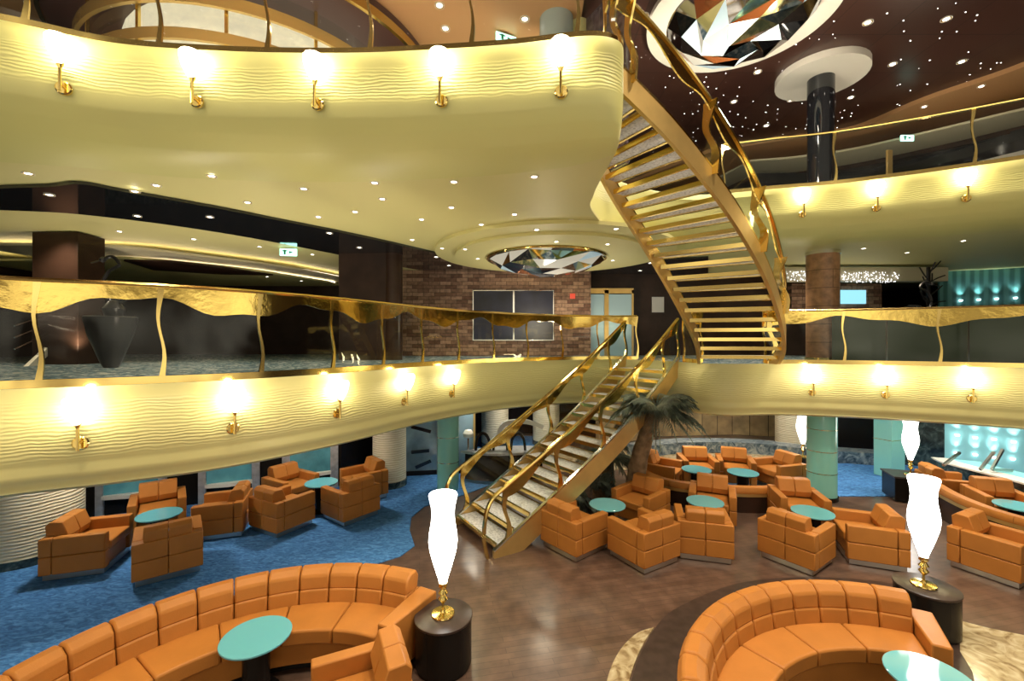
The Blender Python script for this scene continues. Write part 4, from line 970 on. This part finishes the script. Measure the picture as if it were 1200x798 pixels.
def arc_block(mb, r0, r1, a0, a1, z0, z1, n=6, lean=0, rb=None):
    """block between radii; lean shifts the top outwards"""
    P = []
    for i in range(n+1):
        a = R(a0+(a1-a0)*i/n); c2, s2 = cos(a), sin(a)
        for (r, z) in ((r0, z0), (r1, z0), (r1+lean, z1), (r0+lean, z1)): P.append((r*c2, r*s2, z))
    Fs = [(i*4+j, i*4+(j+1) % 4, i*4+4+(j+1) % 4, i*4+4+j) for i in range(n) for j in range(4)]+[(3, 2, 1, 0), tuple(n*4+j for j in range(4))]
    mb.add(P, Fs)
def sofa(label, c, a0, a1, npad, nseat, Ro):
    t = thing('curved_sofa', label, 'sofa', (c[0], c[1], 0.0))
    mb = MB(); arc_block(mb, 1.50, Ro-.06, a0, a1, 0.015, .10, 48); mb.build('plinth', M['black'], t)
    mb = MB(); arc_block(mb, 1.44, Ro-.02, a0, a1, .10, .30, 48); mb.build('base', M['leather'], t)
    mb = MB(); arc_block(mb, Ro-.10, Ro, a0, a1, .30, .56, 48); mb.build('outer_back', M['leather'], t)
    w1 = (a1-a0)/npad; g = .12
    for k in range(npad):
        b0, b1 = a0+w1*k+g, a0+w1*(k+1)-g
        mb = MB(); arc_block(mb, Ro-.27, Ro-.09, b0, b1, .40, .585, 5, .03); mb.build('back_cushion', M['leather'], t, bevel=.02, seg=2)
        mb = MB()
        P = []; n = 5
        for i in range(n+1):
            a = R(b0+(b1-b0)*i/n)
            for (r, z) in ((Ro-.235, .575), (Ro-.02, .565), (Ro+.0, .70), (Ro-.04, .77), (Ro-.14, .775), (Ro-.215, .72)): P.append((r*cos(a), r*sin(a), z))
        Fs = [(i*6+j, i*6+(j+1) % 6, i*6+6+(j+1) % 6, i*6+6+j) for i in range(n) for j in range(6)]+[(5, 4, 3, 2, 1, 0), tuple(n*6+j for j in range(6))]
        mb.add(P, Fs); mb.build('head_cushion', M['leather'], t, bevel=.02, seg=2)
    w2 = (a1-a0)/nseat
    for k in range(nseat):
        mb = MB(); arc_block(mb, 1.40, Ro-.25, a0+w2*k+.1, a0+w2*(k+1)-.1, .30, .45, 8); mb.build('seat_cushion', M['leather'], t, bevel=.022, seg=3)
    # arm at the right end
    mb = MB(); arc_block(mb, 1.42, Ro+.01, a0-6.2, a0-.15, .06, .57, 4); mb.build('armrest', M['leather'], t, bevel=.015)
    return t
sofa('large curved orange sofa around the teal table at lower left', (-1.86, 2.89), 67, 205, 15, 7, 2.12)
sofa('curved orange sofa with tufted back at lower right', RC, 65, 205, 16, 7, 2.03)

# lamp drums and lamps
def drum(label, c, r, h, base=True):
    t = thing('drum_pedestal', label, 'pedestal', (c[0], c[1], 0.0))
    MB().lathe([(r*.96, 0.0), (r*.96, .03), (r, .03), (r, h-.03)], n=48).build('drum', M['black'], t)
    MB().lathe([(r, h-.03), (r+.008, h-.02), (r+.008, h-.004), (r, h)], n=48).build('top_plate', M['ringwood'], t)
    return t
def lamp(label, c, z, sc1=1.0):
    t = thing('standing_lamp', label, 'lamp', (c[0], c[1], z)); t.scale = (sc1,)*3
    MB().lathe([(.115, 0), (.12, .01), (.115, .022), (.03, .03), (.018, .05)], n=32).build('base', M['brass'], t)
    MB().lathe([(.014, .03), (.014, .12), (.032, .14), (.05, .165), (.03, .19), (.024, .2), (.05, .225), (.03, .255), (.024, .265), (.045, .29), (.04, .31), (.045, .33)], n=24).build('stem', M['brass'], t)
    pr = [(.040, .325), (.046, .36), (.075, .45), (.105, .55), (.135, .66), (.146, .75), (.140, .84), (.122, .94), (.115, 1.02), (.120, 1.10), (.138, 1.18), (.146, 1.22), (.140, 1.235)]
    MB().lathe(pr, n=32).build('opal_shade', M['lampglow'], t)
    return t
dc = (-.70, 4.45); drum('black drum pedestal under the left standing lamp beside the curved sofa', dc, .285, .50); lamp('tall white opal glass lamp on the black drum in front of the staircase', (dc[0]-.005, dc[1]), .50)
dc = (4.74, 4.98); drum('dark drum pedestal under the big right standing lamp', dc, .29, .50); lamp('tall white opal glass lamp behind the right curved sofa', (dc[0]-.03, dc[1]), .50)
q = D(1067, 9.0); t = thing('lamp_plinth', 'dark box plinth under the small distant lamp near the bar', 'plinth', (q[0], q[1], 0.0))
MB().box((0, .05, .26), (.68, .6, .48), R(-20)).build('cabinet', M['black'], t, bevel=.01); MB().box((0, .05, .51), (.72, .64, .03), R(-20)).build('top_plate', M['ringwood'], t)
lamp('white opal lamp on the dark box plinth left of the bar', q, .525, .95)
q = D(941, 10.5)
column('lamp_stand', 'low dark stand carrying the lamp behind the teal column', q, .2, .012, .5, M['black'], [], 'pedestal'); lamp('white opal lamp peeking out left of the teal glass column', q, .5, .95)

# curved low partitions with padded orange top
def partition(label, pts, h, seats):
    P = cr(pts, 8); t = thing('padded_partition', label, 'partition')
    MB().vwall(P, 0.0, h-.10, .14).build('dark_body', M['blackwood'], t)
    MB().vwall(P, h-.16, h-.10, .17).build('wood_trim', M['brass_soft'], t)
    n = seats*6+1; Q = resample(P, n)
    for k in range(seats):
        sg = [(p[0], p[1], h-.04) for p in Q[k*6:k*6+7]]
        MB().sweep(sg, [(-.09, -.06), (.09, -.06), (.10, .0), (.07, .055), (-.07, .055), (-.10, 0)]).build('padded_top', M['leather'], t, smooth=50)
    return t
partition('curved low dark partition with orange padded top behind the middle armchairs', [(2.88, 10.0), (2.86, 9.5), (3.0, 9.05), (3.3, 8.72), (3.9, 8.48), (4.6, 8.38), (5.1, 8.4)], .47, 5)
partition('curved low dark partition with orange padded top at the right edge', [(8.15, 8.35), (7.98, 7.95), (7.85, 7.45), (7.85, 6.9), (8.1, 6.3)], .55, 4)
